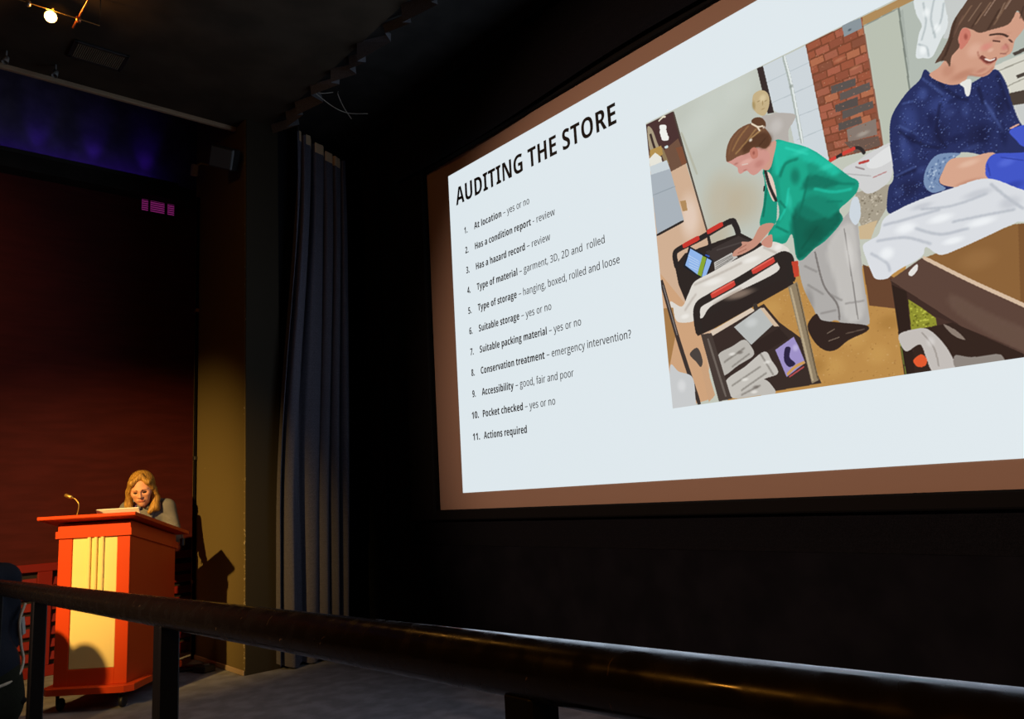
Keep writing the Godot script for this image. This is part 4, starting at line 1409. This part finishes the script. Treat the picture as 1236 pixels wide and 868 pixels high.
	fill("87503c", [592, 228, 605, 230, 605, 246, 592, 245])
	fill("91513c", [488, 238, 516, 241, 517, 256, 489, 253])
	fill("91513c", [519, 243, 546, 246, 547, 261, 520, 258])
	fill("87503c", [549, 246, 575, 249, 576, 265, 549, 262])
	fill("a3604a", [578, 247, 604, 250, 604, 266, 578, 263])
	fill("87503c", [488, 257, 502, 259, 502, 274, 488, 273])
	fill("a3604a", [504, 258, 532, 261, 532, 277, 505, 273])
	fill("b06c4e", [535, 263, 561, 266, 562, 282, 535, 279])
	fill("91513c", [564, 266, 590, 269, 590, 285, 564, 282])
	fill("a3604a", [593, 270, 605, 271, 606, 287, 593, 286])
	fill("a3604a", [490, 276, 518, 280, 518, 295, 491, 291])
	fill("a3604a", [521, 280, 547, 283, 548, 299, 521, 296])
	fill("9c563e", [550, 284, 576, 287, 576, 303, 551, 299])
	fill("87503c", [579, 286, 604, 289, 604, 305, 579, 302])
	fill("5a5350", [515, 127, 570, 133, 569, 150, 514, 146])
	fill("605753", [532, 153, 598, 156, 598, 173, 531, 170])
	fill("554d4a", [518, 175, 569, 177, 568, 197, 518, 192])
	fill("5d5551", [532, 196, 599, 200, 599, 216, 531, 214])
	fill("58504c", [520, 220, 570, 223, 571, 240, 519, 237])
	fill("86786f", [536, 241, 600, 242, 598, 278, 536, 270])
	fill("6b564c", [527, 267, 600, 282, 601, 304, 547, 301])
	blob("b0a79c", 0.7, 569, 264, 21, 8)
	blob("c98a6a", 0.5, 542, 75, 19, 7)
	blob("d0906c", 0.4, 573, 109, 18, 7)
	speckle(["b07457", "7a4a36", "c09478"], 260, 2, 2, [472, 3, 603, 3, 606, 309, 490, 293])
	fill("8a959b", [558, -2, 600, 3, 600, 28, 559, 28])
	blob("48525a", 0.8, 573, 18, 6, 4)
	# cabinets
	fill("ae8a5a", [603, 3, 727, 5, 728, 23, 602, 23])
	fill("b9bfb1", [603, 24, 677, 21, 675, 220, 622, 325, 605, 311])
	stroke("8c938a", 2.8, [603, 25, 677, 23])
	stroke("7d857c", 4.1, [678, 23, 675, 211])
	stroke("8a5a48", 2.8, [602, 25, 606, 310])
	fill("b2bab1", [680, 22, 785, 21, 1127, 33, 1073, 372, 824, 254, 680, 243, 676, 206])
	fill("a6aea6", [680, 31, 686, 30, 680, 165, 677, 170])
	fill("dde3e4", [715, 17, 777, 31, 773, 100, 749, 128, 726, 159, 709, 154, 696, 144, 708, 100, 716, 83, 709, 50], true)
	soft("a9b4b7", 0.4, 7.3, [725, 37, 725, 80, 711, 116])
	soft("a9b4b7", 0.4, 7.2, [746, 42, 735, 78, 737, 123])
	soft("a9b4b7", 0.4, 7.1, [762, 58, 751, 94, 733, 113])
	soft("a9b4b7", 0.4, 7.2, [704, 120, 718, 134, 720, 156])
	blob("f4f8f8", 0.8, 728, 61, 10, 15)
	blob("f4f8f8", 0.8, 743, 104, 10, 15)
	blob("f4f8f8", 0.8, 711, 137, 10, 15)
	fill("c6cac8", [768, 33, 817, 40, 797, 98, 769, 132, 751, 130, 764, 102], true)
	fill("d6d4c8", [822, 230, 1097, 223, 1073, 372, 854, 301, 836, 283])
	stroke("9a978b", 2.3, [828, 243, 877, 242, 986, 240])
	stroke("9a978b", 2.2, [839, 281, 871, 277, 981, 274])
	fill("4b433d", [861, 219, 882, 218, 886, 225, 863, 226])
	fill("4b433d", [860, 265, 878, 265, 879, 272, 861, 272])
	fill("4b4038", [841, 294, 1079, 335, 1072, 378, 846, 320])
	fill("c6c9c6", [845, 320, 1072, 378, 1059, 462, 845, 361])
	# yellow floor
	fill("ba8b4b", [143, 524, 379, 512, 615, 575, 582, 807, 167, 815])
	blob("c99c58", 0.6, 304, 600, 49, 37)
	blob("c99c58", 0.6, 436, 757, 42, 35)
	blob("c99c58", 0.6, 533, 746, 39, 33)
	blob("c99c58", 0.6, 492, 704, 41, 34)
	blob("a3763a", 0.6, 394, 750, 44, 28)
	blob("a3763a", 0.6, 568, 685, 38, 26)
	speckle(["c79c60", "a67a40", "b08046"], 500, 4, 3, [293, 559, 609, 614, 584, 794, 402, 794])
	fill("68452f", [530, 549, 588, 592, 585, 659, 531, 640])
	# papers and boxes behind
	fill("a69d8b", [535, 388, 608, 394, 595, 442, 548, 498, 534, 451])
	speckle(["c4baa8", "857b6a"], 120, 5, 4, [538, 394, 594, 400, 582, 445, 542, 467])
	fill("cbb48f", [532, 464, 573, 463, 554, 499, 531, 493])
	fill("d0d0d0", [514, 331, 552, 319, 584, 310, 628, 311, 614, 378, 588, 397, 561, 399, 544, 378], true)
	stroke("b5b4b4", 2.8, [521, 339, 573, 363])
	stroke("9c8f90", 3.5, [543, 331, 562, 344])
	stroke("b98b8b", 2.7, [576, 368, 606, 365])
	fill("dfe0e0", [571, 330, 623, 312, 624, 340, 595, 350, 572, 345], true)
	stroke("b8443f", 5.6, [551, 326, 574, 328])
	stroke("2f2a2a", 7.1, [483, 299, 549, 289, 567, 310])
	stroke("cf4238", 8.8, [488, 297, 505, 294])
	stroke("cf4238", 8.6, [519, 292, 549, 289])
	# dress-form bust
	fill("b4aea8", [341, 129, 364, 131, 380, 133, 424, 156, 417, 174, 404, 188, 398, 222, 369, 218, 345, 184], true)
	blob("c9c4c0", 0.7, 376, 165, 25, 27)
	fill("c4af86", [323, 75, 330, 61, 348, 60, 363, 73, 367, 94, 361, 114, 350, 126, 337, 120, 324, 100], true)
	blob("ddcba4", 0.8, 350, 82, 14, 14)
	blob("8d7750", 0.7, 339, 85, 6, 2)
	blob("8d7750", 0.7, 357, 92, 6, 2)
	blob("9a8058", 0.7, 348, 109, 8, 2)
	stroke("a78f64", 2.5, [349, 88, 348, 100])
	blob("97814f", 0.6, 325, 90, 7, 17)
	# jeans and shoes
	fill("aeaba8", [391, 497, 428, 488, 505, 434, 531, 421, 530, 489, 527, 580, 528, 663, 520, 681, 476, 673, 457, 657, 435, 658, 417, 650, 410, 624, 390, 560], true)
	clip_open()
	shade("c3c0bc", 0.9, [457, 497, 499, 451, 525, 466, 522, 558, 519, 654, 490, 669, 473, 644, 467, 579])
	stroke("7c7774", 4.3, [429, 492, 439, 572, 463, 621, 464, 658])
	stroke("8a8683", 2.8, [501, 459, 503, 574, 504, 665])
	soft("86827f", 0.35, 9.6, [401, 518, 429, 540])
	soft("86827f", 0.35, 9.5, [403, 563, 436, 593])
	soft("86827f", 0.35, 9.2, [451, 597, 476, 617])
	soft("86827f", 0.35, 8.9, [482, 625, 523, 628])
	soft("86827f", 0.35, 9.2, [424, 634, 460, 634])
	blob("8c8885", 0.6, 402, 600, 16, 43)
	blob("dad7d3", 0.6, 505, 517, 14, 56)
	clip_close([391, 497, 428, 488, 505, 434, 531, 421, 530, 489, 527, 580, 528, 663, 520, 681, 476, 673, 457, 657, 435, 658, 417, 650, 410, 624, 390, 560])
	fill("cdd6de", [527, 401, 540, 402, 540, 442, 526, 459, 516, 434], true)
	fill("30231f", [390, 656, 413, 633, 425, 650, 463, 663, 519, 681, 518, 694, 478, 705, 448, 721, 423, 718, 401, 694], true)
	stroke("7a6a5c", 2.1, [432, 682, 451, 675])
	stroke("7a6a5c", 2.1, [433, 699, 459, 695])
	stroke("5a4a40", 2.7, [473, 690, 515, 688])
	# green jacket
	fill("17967c", [368, 199, 402, 217, 452, 254, 496, 307, 526, 345, 545, 366, 539, 387, 518, 402, 496, 415, 500, 440, 460, 472, 429, 485, 397, 503, 384, 491, 381, 437, 362, 452, 340, 446, 322, 431, 326, 413, 354, 386, 355, 348, 347, 392, 338, 401, 304, 391, 319, 343, 329, 291, 329, 259, 357, 237], true)
	clip_open()
	shade("20bfa2", 0.9, [371, 202, 417, 225, 458, 261, 509, 322, 493, 334, 454, 290, 425, 279, 388, 265, 361, 286, 357, 253])
	shade("1ba98c", 0.85, [389, 257, 427, 264, 436, 314, 414, 367, 393, 406, 364, 436, 334, 431, 332, 415, 364, 389, 364, 351, 367, 297])
	shade("0c5f4e", 0.9, [386, 397, 413, 375, 467, 422, 496, 415, 500, 440, 460, 468, 398, 500, 385, 489, 382, 441])
	shade("137f69", 0.7, [397, 377, 445, 363, 498, 403, 467, 422, 423, 416])
	shade("0f6b58", 0.75, [417, 338, 436, 314, 465, 324, 505, 354, 475, 358, 447, 348])
	soft("0d6d59", 0.38, 14.3, [370, 290, 388, 265, 419, 265])
	soft("0d6d59", 0.38, 11.8, [436, 314, 417, 368, 393, 410])
	soft("0e7561", 0.38, 11.3, [451, 319, 491, 349, 538, 369])
	soft("25cdb0", 0.38, 13.2, [447, 348, 488, 370, 530, 377])
	soft("25cdb0", 0.38, 12.2, [387, 327, 374, 370, 355, 394])
	soft("0d6d59", 0.38, 10.2, [361, 349, 374, 370])
	soft("0d6d59", 0.38, 10.1, [345, 407, 374, 431])
	soft("0f7a66", 0.38, 9.4, [471, 387, 506, 398])
	soft("31d6b8", 0.38, 12.1, [392, 227, 443, 263])
	soft("0c5f4e", 0.38, 10.5, [333, 308, 315, 374])
	soft("127a66", 0.38, 10.4, [357, 237, 345, 281, 344, 312])
	soft("0b5848", 0.38, 9.7, [442, 437, 399, 477])
	blob("3fdcc0", 0.4, 429, 250, 36, 10)
	blob("3fdcc0", 0.4, 482, 308, 30, 10)
	blob("3fdcc0", 0.4, 384, 357, 11, 30)
	blob("0a5545", 0.5, 406, 303, 18, 30)
	blob("0a4f40", 0.5, 433, 449, 38, 29)
	clip_close([368, 199, 402, 217, 452, 254, 496, 307, 526, 345, 545, 366, 539, 387, 518, 402, 496, 415, 500, 440, 460, 472, 429, 485, 397, 503, 384, 491, 381, 437, 362, 452, 340, 446, 322, 431, 326, 413, 354, 386, 355, 348, 347, 392, 338, 401, 304, 391, 319, 343, 329, 291, 329, 259, 357, 237])
	fill("e4c9ba", [332, 264, 349, 282, 355, 332, 345, 344, 335, 309], true)
	stroke("2d2a2a", 7.2, [334, 261, 340, 303, 353, 347])
	stroke("24211f", 4.1, [328, 299, 324, 312])
	# head bent over the trolley
	fill("cd9a88", [333, 210, 370, 200, 359, 238, 347, 262, 332, 260, 321, 240], true)
	fill("cf958a", [236, 199, 287, 198, 322, 199, 346, 217, 349, 238, 334, 251, 310, 263, 297, 259, 286, 245, 269, 247, 263, 239, 262, 228, 250, 215], true)
	blob("e3b3a6", 0.7, 288, 223, 27, 11)
	blob("a5655c", 0.6, 260, 217, 9, 4)
	blob("b06a63", 0.7, 282, 242, 9, 3)
	blob("b5746a", 0.5, 321, 240, 19, 14)
	fill("74503a", [236, 203, 237, 175, 250, 150, 273, 134, 300, 130, 323, 136, 344, 155, 356, 177, 359, 196, 342, 209, 320, 197, 295, 202, 267, 201], true)
	shade("533626", 0.8, [300, 166, 335, 164, 356, 177, 359, 196, 342, 209, 315, 195, 287, 201, 280, 183])
	fill("5f3f2c", [314, 126, 324, 122, 341, 129, 350, 146, 347, 157, 332, 153, 317, 138], true)
	soft("a57c4f", 0.45, 9.6, [304, 135, 275, 156, 254, 181])
	soft("b18a58", 0.45, 9.5, [323, 151, 295, 172, 261, 192])
	soft("8a6242", 0.45, 6.9, [286, 135, 257, 157, 244, 186])
	soft("cba46c", 0.45, 8.0, [335, 160, 308, 169])
	soft("4a3023", 0.45, 6.6, [345, 184, 326, 197])
	stroke("e2d3bc", 4.2, [313, 132, 328, 147, 343, 151])
	stroke("e2d3bc", 4.2, [327, 146, 333, 160])
	blob("efe6d6", 0.9, 306, 173, 7, 6)
	blob("efe6d6", 0.8, 344, 155, 5, 5)
	fill("c27c6c", [301, 198, 312, 194, 321, 204, 319, 221, 307, 222, 301, 211], true)
	blob("8c4a40", 0.7, 310, 208, 5, 7)
	stroke("d9c4ba", 2.5, [275, 226, 292, 229])
	# trolley
	fill("cda27c", [-9, 418, 111, 591, 125, 786, -2, 803])
	fill("2c2523", [50, 425, 85, 400, 250, 394, 285, 423, 371, 484, 367, 547, 96, 596, 56, 478])
	fill("3b3331", [147, 413, 244, 400, 278, 424, 221, 442, 167, 444])
	stroke("3558b0", 4.4, [145, 421, 157, 429])
	stroke("4a4340", 4.2, [179, 418, 251, 418])
	stroke("2a2524", 7.9, [159, 371, 163, 414])
	stroke("2a2525", 15.1, [56, 431, 53, 396, 67, 384, 137, 374, 223, 357, 238, 368, 245, 395])
	stroke("c7372e", 13.6, [80, 380, 133, 371])
	stroke("c7372e", 13.1, [157, 365, 205, 356])
	fill("18202b", [76, 434, 100, 384, 167, 441, 158, 454, 140, 479, 125, 477])
	fill("8fb4e8", [82, 432, 103, 392, 138, 421, 117, 466])
	fill("88a532", [116, 465, 137, 421, 148, 429, 127, 474])
	fill("8fb4e8", [128, 474, 149, 430, 162, 441, 140, 477])
	stroke("b9d0f0", 1.8, [94, 407, 126, 434])
	stroke("b9d0f0", 1.8, [94, 415, 125, 439])
	stroke("b9d0f0", 1.8, [94, 422, 123, 444])
	stroke("b9d0f0", 1.8, [93, 430, 121, 450])
	stroke("b9d0f0", 1.8, [93, 437, 119, 455])
	fill("c2bfba", [168, 447, 220, 436, 236, 452, 168, 474])
	stroke("6a6763", 1.7, [171, 451, 223, 441])
	stroke("6a6763", 1.7, [171, 456, 223, 444])
	stroke("6a6763", 1.7, [170, 462, 223, 448])
	stroke("6a6763", 1.7, [169, 467, 222, 451])
	fill("dcd7cf", [25, 515, 59, 537, 82, 510, 105, 482, 154, 471, 220, 458, 273, 449, 329, 439, 370, 472, 338, 490, 331, 515, 209, 540, 144, 557, 117, 580, 93, 571, 88, 583, 43, 575, 30, 545], true)
	soft("b3aaa0", 0.33, 12.0, [104, 490, 181, 480, 245, 469])
	soft("b3aaa0", 0.33, 12.6, [68, 549, 106, 515])
	soft("b3aaa0", 0.33, 11.4, [212, 516, 317, 496])
	soft("b3aaa0", 0.33, 11.8, [154, 551, 237, 530])
	soft("b3aaa0", 0.33, 11.1, [307, 447, 337, 470])
	blob("f1eee9", 0.7, 160, 496, 46, 13)
	blob("f1eee9", 0.7, 271, 468, 34, 11)
	blob("f1eee9", 0.7, 66, 565, 20, 10)
	blob("f1eee9", 0.7, 343, 457, 15, 11)
	blob("b79f8c", 0.6, 227, 544, 61, 16)
	fill("2c2422", [92, 594, 117, 580, 328, 537, 369, 540, 369, 553, 146, 614, 98, 623])
	stroke("2b2523", 20.6, [104, 618, 101, 576, 109, 545, 147, 532, 240, 509, 336, 482, 359, 483, 368, 499, 365, 547])
	stroke("cb4036", 16.1, [149, 530, 220, 513])
	stroke("cb4036", 15.1, [269, 499, 330, 483])
	stroke("df6658", 4.2, [152, 525, 219, 508])
	stroke("df6658", 4.0, [269, 494, 329, 478])
	fill("c4432f", [371, 500, 387, 502, 385, 538, 373, 538])
	# forearm and hand
	fill("c68f7b", [306, 392, 340, 399, 310, 424, 284, 440, 247, 448, 223, 446, 228, 434, 250, 426, 251, 417, 278, 421], true)
	stroke("a86f5e", 2.5, [236, 442, 262, 438])
	stroke("a86f5e", 2.5, [242, 432, 263, 428])
	fill("c98e7c", [305, 430, 331, 422, 326, 452, 304, 441], true)
	# lower shelf of the trolley
	fill("372b27", [137, 625, 290, 582, 324, 635, 372, 681, 405, 789, 178, 793, 136, 772])
	fill("d8c7b4", [136, 619, 256, 584, 265, 593, 142, 631])
	stroke("3a332f", 11.2, [266, 576, 270, 597])
	fill("b7bab8", [204, 621, 279, 590, 309, 635, 245, 673])
	fill("d2b99e", [279, 590, 289, 591, 322, 643, 309, 641])
	fill("2f2421", [245, 673, 321, 646, 341, 675, 258, 704])
	blob("d4d7d6", 0.6, 252, 620, 25, 17)
	fill("b9b5ae", [153, 680, 194, 667, 228, 657, 246, 680, 247, 700, 205, 716, 161, 735, 153, 711], true)
	fill("c4c0b9", [166, 749, 222, 722, 276, 695, 293, 719, 305, 751, 267, 760, 214, 783, 178, 792], true)
	fill("bfbbb4", [183, 794, 224, 776, 267, 760, 289, 782, 290, 797, 246, 796], true)
	soft("7d7770", 0.45, 9.0, [167, 702, 227, 677])
	soft("7d7770", 0.45, 8.9, [188, 717, 238, 694])
	soft("7d7770", 0.45, 8.8, [182, 763, 263, 729])
	soft("7d7770", 0.45, 8.7, [206, 778, 277, 746])
	soft("7d7770", 0.45, 8.5, [267, 699, 293, 753])
	soft("7d7770", 0.45, 8.7, [205, 789, 257, 773])
	blob("e6e3dd", 0.8, 191, 686, 14, 6)
	blob("e6e3dd", 0.8, 218, 753, 14, 6)
	blob("e6e3dd", 0.8, 281, 721, 13, 6)
	blob("e6e3dd", 0.8, 239, 786, 13, 6)
	blob("6d655f", 0.7, 213, 686, 12, 6)
	blob("6d655f", 0.7, 245, 775, 12, 6)
	fill("9d90c6", [305, 696, 354, 674, 364, 702, 374, 738, 325, 763])
	fill("2a2342", [330, 696, 343, 698, 338, 719, 350, 736, 334, 741, 324, 724], true)
	blob("c9c0e6", 0.7, 355, 700, 11, 12)
	stroke("c99a5a", 6.7, [327, 758, 349, 743, 373, 736])
	stroke("b04c50", 3.7, [331, 764, 370, 746])
	fill("463b36", [108, 621, 139, 623, 176, 794, 140, 796])
	stroke("6b615a", 5.9, [127, 635, 161, 787])
	fill("8f7f66", [355, 556, 379, 550, 400, 781, 383, 787])
	stroke("b5a486", 5.2, [361, 559, 386, 781])
	stroke("63543f", 2.9, [376, 553, 398, 779])
	fill("4a423e", [69, 665, 94, 653, 105, 687, 98, 703, 86, 688], true)
	fill("c9a07c", [98, 703, 113, 697, 131, 779, 111, 794])
	# bags at the left foot
	fill("a57a4a", [-1, 529, 32, 534, 34, 600, 1, 691, -1, 636])
	stroke("3b322f", 11.8, [2, 452, 39, 626, 83, 797])
	stroke("8a8380", 2.8, [6, 466, 36, 609])
	fill("c7c9ca", [4, 687, 30, 704, 69, 724, 73, 771, 64, 811, -2, 807], true)
	blob("e2e3e4", 0.6, 35, 742, 20, 24)
	# second person: shirt
	fill("262f5e", [709, 180, 728, 209, 776, 244, 810, 241, 831, 239, 842, 273, 846, 317, 854, 362, 872, 391, 864, 444, 801, 408, 742, 378, 724, 445, 681, 457, 639, 449, 597, 455, 604, 403, 618, 380, 621, 303, 632, 251, 665, 215, 696, 197], true)
	clip_open()
	blob("3d4d8c", 0.6, 664, 271, 26, 47)
	blob("3d4d8c", 0.6, 726, 264, 37, 26)
	blob("3d4d8c", 0.6, 695, 229, 19, 20)
	blob("3d4d8c", 0.6, 649, 335, 19, 40)
	blob("191d3d", 0.6, 717, 328, 24, 39)
	blob("191d3d", 0.6, 782, 355, 34, 38)
	blob("191d3d", 0.6, 643, 417, 38, 27)
	blob("191d3d", 0.6, 827, 308, 14, 37)
	soft("1a1e3e", 0.4, 12.5, [718, 197, 751, 254, 776, 279])
	soft("1a1e3e", 0.4, 12.6, [726, 264, 712, 319, 724, 358])
	soft("1a1e3e", 0.4, 12.0, [796, 261, 801, 297])
	soft("1a1e3e", 0.4, 12.9, [642, 290, 680, 334, 713, 354])
	soft("1a1e3e", 0.4, 13.1, [661, 382, 623, 382])
	soft("1a1e3e", 0.4, 11.7, [830, 251, 840, 327])
	soft("50639f", 0.3, 10.3, [702, 197, 735, 247])
	soft("50639f", 0.3, 10.6, [657, 233, 681, 237])
	soft("50639f", 0.3, 10.5, [644, 277, 677, 312])
	soft("50639f", 0.3, 9.4, [802, 291, 824, 365])
	soft("50639f", 0.3, 10.5, [623, 382, 662, 375])
	# more soft shading on the shirt
	blob("4a5b9a", 0.35, 698, 230, 11, 20)
	blob("4a5b9a", 0.35, 740, 290, 16, 13)
	blob("4a5b9a", 0.35, 768, 296, 12, 23)
	blob("4a5b9a", 0.35, 809, 320, 10, 25)
	blob("4a5b9a", 0.35, 645, 313, 10, 27)
	blob("4a5b9a", 0.35, 673, 386, 15, 12)
	blob("4a5b9a", 0.35, 768, 375, 28, 9)
	blob("4a5b9a", 0.35, 624, 417, 17, 15)
	blob("14183a", 0.45, 705, 289, 12, 26)
	blob("14183a", 0.45, 744, 346, 24, 13)
	blob("14183a", 0.45, 790, 358, 15, 27)
	blob("14183a", 0.45, 664, 313, 13, 23)
	blob("14183a", 0.45, 823, 371, 10, 31)
	blob("14183a", 0.45, 684, 431, 24, 10)
	blob("14183a", 0.45, 749, 267, 18, 9)
	speckle(["5a6ea8", "435594", "7587b6", "1a1f42"], 1100, 2, 2, [703, 190, 775, 248, 831, 248, 845, 361, 802, 402, 734, 375, 664, 444, 604, 445, 617, 379, 624, 283])
	clip_close([709, 180, 728, 209, 776, 244, 810, 241, 831, 239, 842, 273, 846, 317, 854, 362, 872, 391, 864, 444, 801, 408, 742, 378, 724, 445, 681, 457, 639, 449, 597, 455, 604, 403, 618, 380, 621, 303, 632, 251, 665, 215, 696, 197])
	fill("7890b4", [673, 417, 682, 386, 706, 366, 746, 378, 732, 385, 711, 403, 701, 423, 711, 440, 686, 440], true)
	speckle(["a9bcd4", "566e98"], 160, 4, 4, [681, 392, 710, 373, 736, 379, 707, 399, 699, 436, 681, 433])
	# second person: forearm, gloves, head
	fill("d6a58c", [702, 424, 711, 403, 729, 384, 765, 393, 805, 402, 796, 460, 757, 448, 724, 441], true)
	blob("e6bfa8", 0.7, 758, 404, 28, 10)
	blob("b8826c", 0.6, 752, 442, 34, 9)
	fill("4156c6", [784, 427, 790, 410, 805, 402, 838, 413, 895, 432, 928, 468, 917, 536, 840, 489, 809, 463, 786, 445], true)
	blob("5a70dc", 0.7, 820, 425, 21, 12)
	blob("2f3e9c", 0.6, 824, 473, 26, 12)
	stroke("3344a8", 2.3, [789, 416, 790, 442])
	stroke("3344a8", 2.3, [812, 412, 848, 432])
	fill("4459c8", [833, 369, 845, 364, 875, 370, 900, 397, 886, 428, 852, 407, 841, 388], true)
	stroke("e0a995", 3.4, [835, 363, 851, 360])
	fill("d09c84", [715, 196, 737, 186, 765, 158, 787, 128, 823, 150, 871, 139, 895, 166, 879, 187, 868, 197, 860, 216, 848, 220, 835, 220, 824, 238, 807, 243, 784, 228, 774, 239, 746, 231], true)
	blob("b87f68", 0.7, 773, 223, 33, 13)
	blob("b87f68", 0.5, 750, 202, 18, 20)
	soft("b87a66", 0.4, 8.4, [827, 233, 807, 240, 784, 227])
	blob("e0b29c", 0.7, 801, 183, 21, 22)
	blob("d9847a", 0.6, 821, 186, 16, 11)
	blob("c87a74", 0.7, 851, 202, 10, 9)
	blob("b07060", 0.5, 806, 229, 14, 6)
	blob("b9806c", 0.5, 846, 178, 23, 8)
	blob("e6bda8", 0.6, 827, 196, 8, 6)
	soft("b0705f", 0.4, 5.9, [852, 195, 856, 211, 846, 214])
	stroke("7a4038", 7.2, [809, 200, 820, 217, 834, 217])
	stroke("efe2da", 3.0, [815, 208, 823, 216, 832, 216])
	soft("b5665c", 0.5, 4.8, [809, 207, 819, 223, 832, 221])
	soft("a86a5a", 0.4, 5.5, [805, 188, 807, 206])
	stroke("5c3a32", 3.0, [833, 179, 845, 187])
	stroke("4a342c", 3.6, [829, 165, 847, 172, 859, 184])
	stroke("5c3a32", 2.3, [864, 199, 859, 189])
	stroke("a06a5c", 2.4, [841, 210, 851, 216])
	fill("cc7c6c", [778, 143, 787, 129, 796, 134, 799, 149, 790, 163, 777, 169], true)
	blob("93463c", 0.7, 790, 148, 5, 10)
	fill("5a4337", [729, 175, 744, 158, 759, 137, 773, 106, 800, 79, 825, 59, 909, 75, 927, 157, 903, 183, 888, 168, 881, 141, 871, 153, 860, 160, 833, 156, 814, 152, 801, 137, 787, 128, 776, 146, 776, 163, 760, 176, 754, 195, 749, 181, 739, 176], true)
	soft("8c6d57", 0.42, 6.4, [809, 91, 782, 118])
	soft("9a7a62", 0.42, 6.2, [841, 102, 809, 132])
	soft("8c6d57", 0.42, 6.1, [872, 113, 840, 149])
	soft("3f2d25", 0.42, 6.3, [823, 113, 803, 136])
	soft("3f2d25", 0.42, 7.2, [854, 123, 828, 153])
	soft("ad9280", 0.42, 5.0, [878, 110, 862, 127])
	soft("3f2d25", 0.42, 6.5, [771, 133, 749, 170])
	soft("77594a", 0.42, 5.4, [791, 102, 768, 138])
	soft("3a2a24", 0.42, 4.9, [892, 138, 883, 159])
	soft("b39682", 0.42, 5.2, [853, 96, 827, 122])
	soft("3f2d25", 0.42, 8.6, [779, 102, 757, 154, 742, 177])
	soft("a58872", 0.42, 4.2, [826, 94, 799, 120])
	soft("a58872", 0.42, 4.1, [864, 115, 847, 139])
	fill("e4e4df", [766, 238, 786, 238, 780, 267, 773, 267, 772, 250], true)
	# white cloth over a box
	fill("3d2b25", [581, 593, 796, 780, 982, 949, 962, 1069, 582, 807, 582, 607])
	fill("5b4339", [580, 597, 647, 567, 1001, 827, 970, 1019, 791, 814, 597, 614])
	fill("46312a", [586, 642, 795, 786, 978, 969, 962, 1069, 582, 807])
	shade("6a5347", 0.7, [693, 654, 752, 705, 876, 805, 869, 849, 760, 761, 689, 685])
	fill("8b6238", [650, 568, 815, 547, 831, 550, 1039, 590, 998, 848, 808, 700, 725, 631])
	fill("7b5430", [821, 549, 834, 550, 815, 703, 803, 695])
	blob("9c7245", 0.6, 746, 597, 49, 31)
	stroke("d5bba1", 7.3, [650, 566, 725, 633, 808, 702, 922, 797])
	fill("dadde2", [535, 510, 551, 501, 571, 494, 586, 464, 619, 453, 664, 446, 724, 443, 785, 445, 840, 488, 917, 539, 911, 578, 831, 547, 813, 546, 769, 556, 717, 567, 682, 570, 659, 547, 651, 561, 634, 570, 608, 577, 588, 585, 574, 592, 552, 587, 545, 569, 540, 545], true)
	clip_open()
	soft("aab0ba", 0.33, 11.6, [584, 477, 635, 479, 695, 478])
	soft("aab0ba", 0.33, 11.6, [566, 507, 623, 516, 668, 543])
	soft("aab0ba", 0.33, 10.9, [661, 467, 719, 479, 781, 474])
	soft("aab0ba", 0.33, 10.5, [714, 511, 769, 515, 822, 520])
	soft("aab0ba", 0.33, 11.9, [550, 530, 579, 559, 582, 580])
	soft("aab0ba", 0.33, 11.1, [644, 502, 688, 529, 739, 531])
	soft("aab0ba", 0.33, 10.2, [789, 458, 815, 498, 835, 524])
	blob("f6f9fb", 0.7, 626, 497, 31, 17)
	blob("f6f9fb", 0.7, 582, 539, 22, 20)
	blob("f6f9fb", 0.7, 693, 497, 35, 13)
	blob("f6f9fb", 0.7, 762, 526, 38, 12)
	blob("f6f9fb", 0.7, 709, 548, 29, 11)
	blob("bcc0c8", 0.6, 765, 469, 39, 12)
	blob("bcc0c8", 0.6, 662, 461, 31, 9)
	blob("bcc0c8", 0.6, 814, 504, 26, 18)
	clip_close([535, 510, 551, 501, 571, 494, 586, 464, 619, 453, 664, 446, 724, 443, 785, 445, 840, 488, 917, 539, 911, 578, 831, 547, 813, 546, 769, 556, 717, 567, 682, 570, 659, 547, 651, 561, 634, 570, 608, 577, 588, 585, 574, 592, 552, 587, 545, 569, 540, 545])
	fill("e3e0dc", [618, 591, 636, 577, 636, 589, 624, 599], true)
	fill("2d201b", [582, 607, 609, 628, 603, 784, 603, 810, 581, 807])
	stroke("7c8a3a", 1.9, [582, 721, 584, 797])
	fill("8f9030", [610, 644, 635, 670, 656, 694, 656, 710, 607, 708])
	speckle(["b8bb48", "6a6a20"], 90, 5, 4, [611, 648, 653, 693, 653, 709, 609, 707])
	fill("33241e", [608, 710, 685, 709, 794, 791, 788, 837, 600, 809])
	fill("8a7b70", [668, 709, 689, 726, 702, 747, 682, 734], true)
	fill("c2bcb7", [581, 715, 608, 708, 635, 711, 653, 730, 669, 760, 677, 793, 665, 813, 635, 799, 627, 769, 619, 741, 590, 750], true)
	stroke("a29b95", 3.0, [626, 717, 644, 752, 648, 791])
	blob("dcd8d4", 0.6, 640, 739, 12, 15)
	fill("8d857e", [679, 774, 708, 782, 756, 785, 753, 808, 683, 803], true)
	fill("e0592f", [602, 771, 619, 761, 628, 773, 623, 785, 609, 785], true)
	img.resize(640, 481, Image.INTERPOLATE_LANCZOS)
	img.resize(1280, 962, Image.INTERPOLATE_CUBIC)
	img.convert(Image.FORMAT_RGB8)
	return ImageTexture.create_from_image(img)
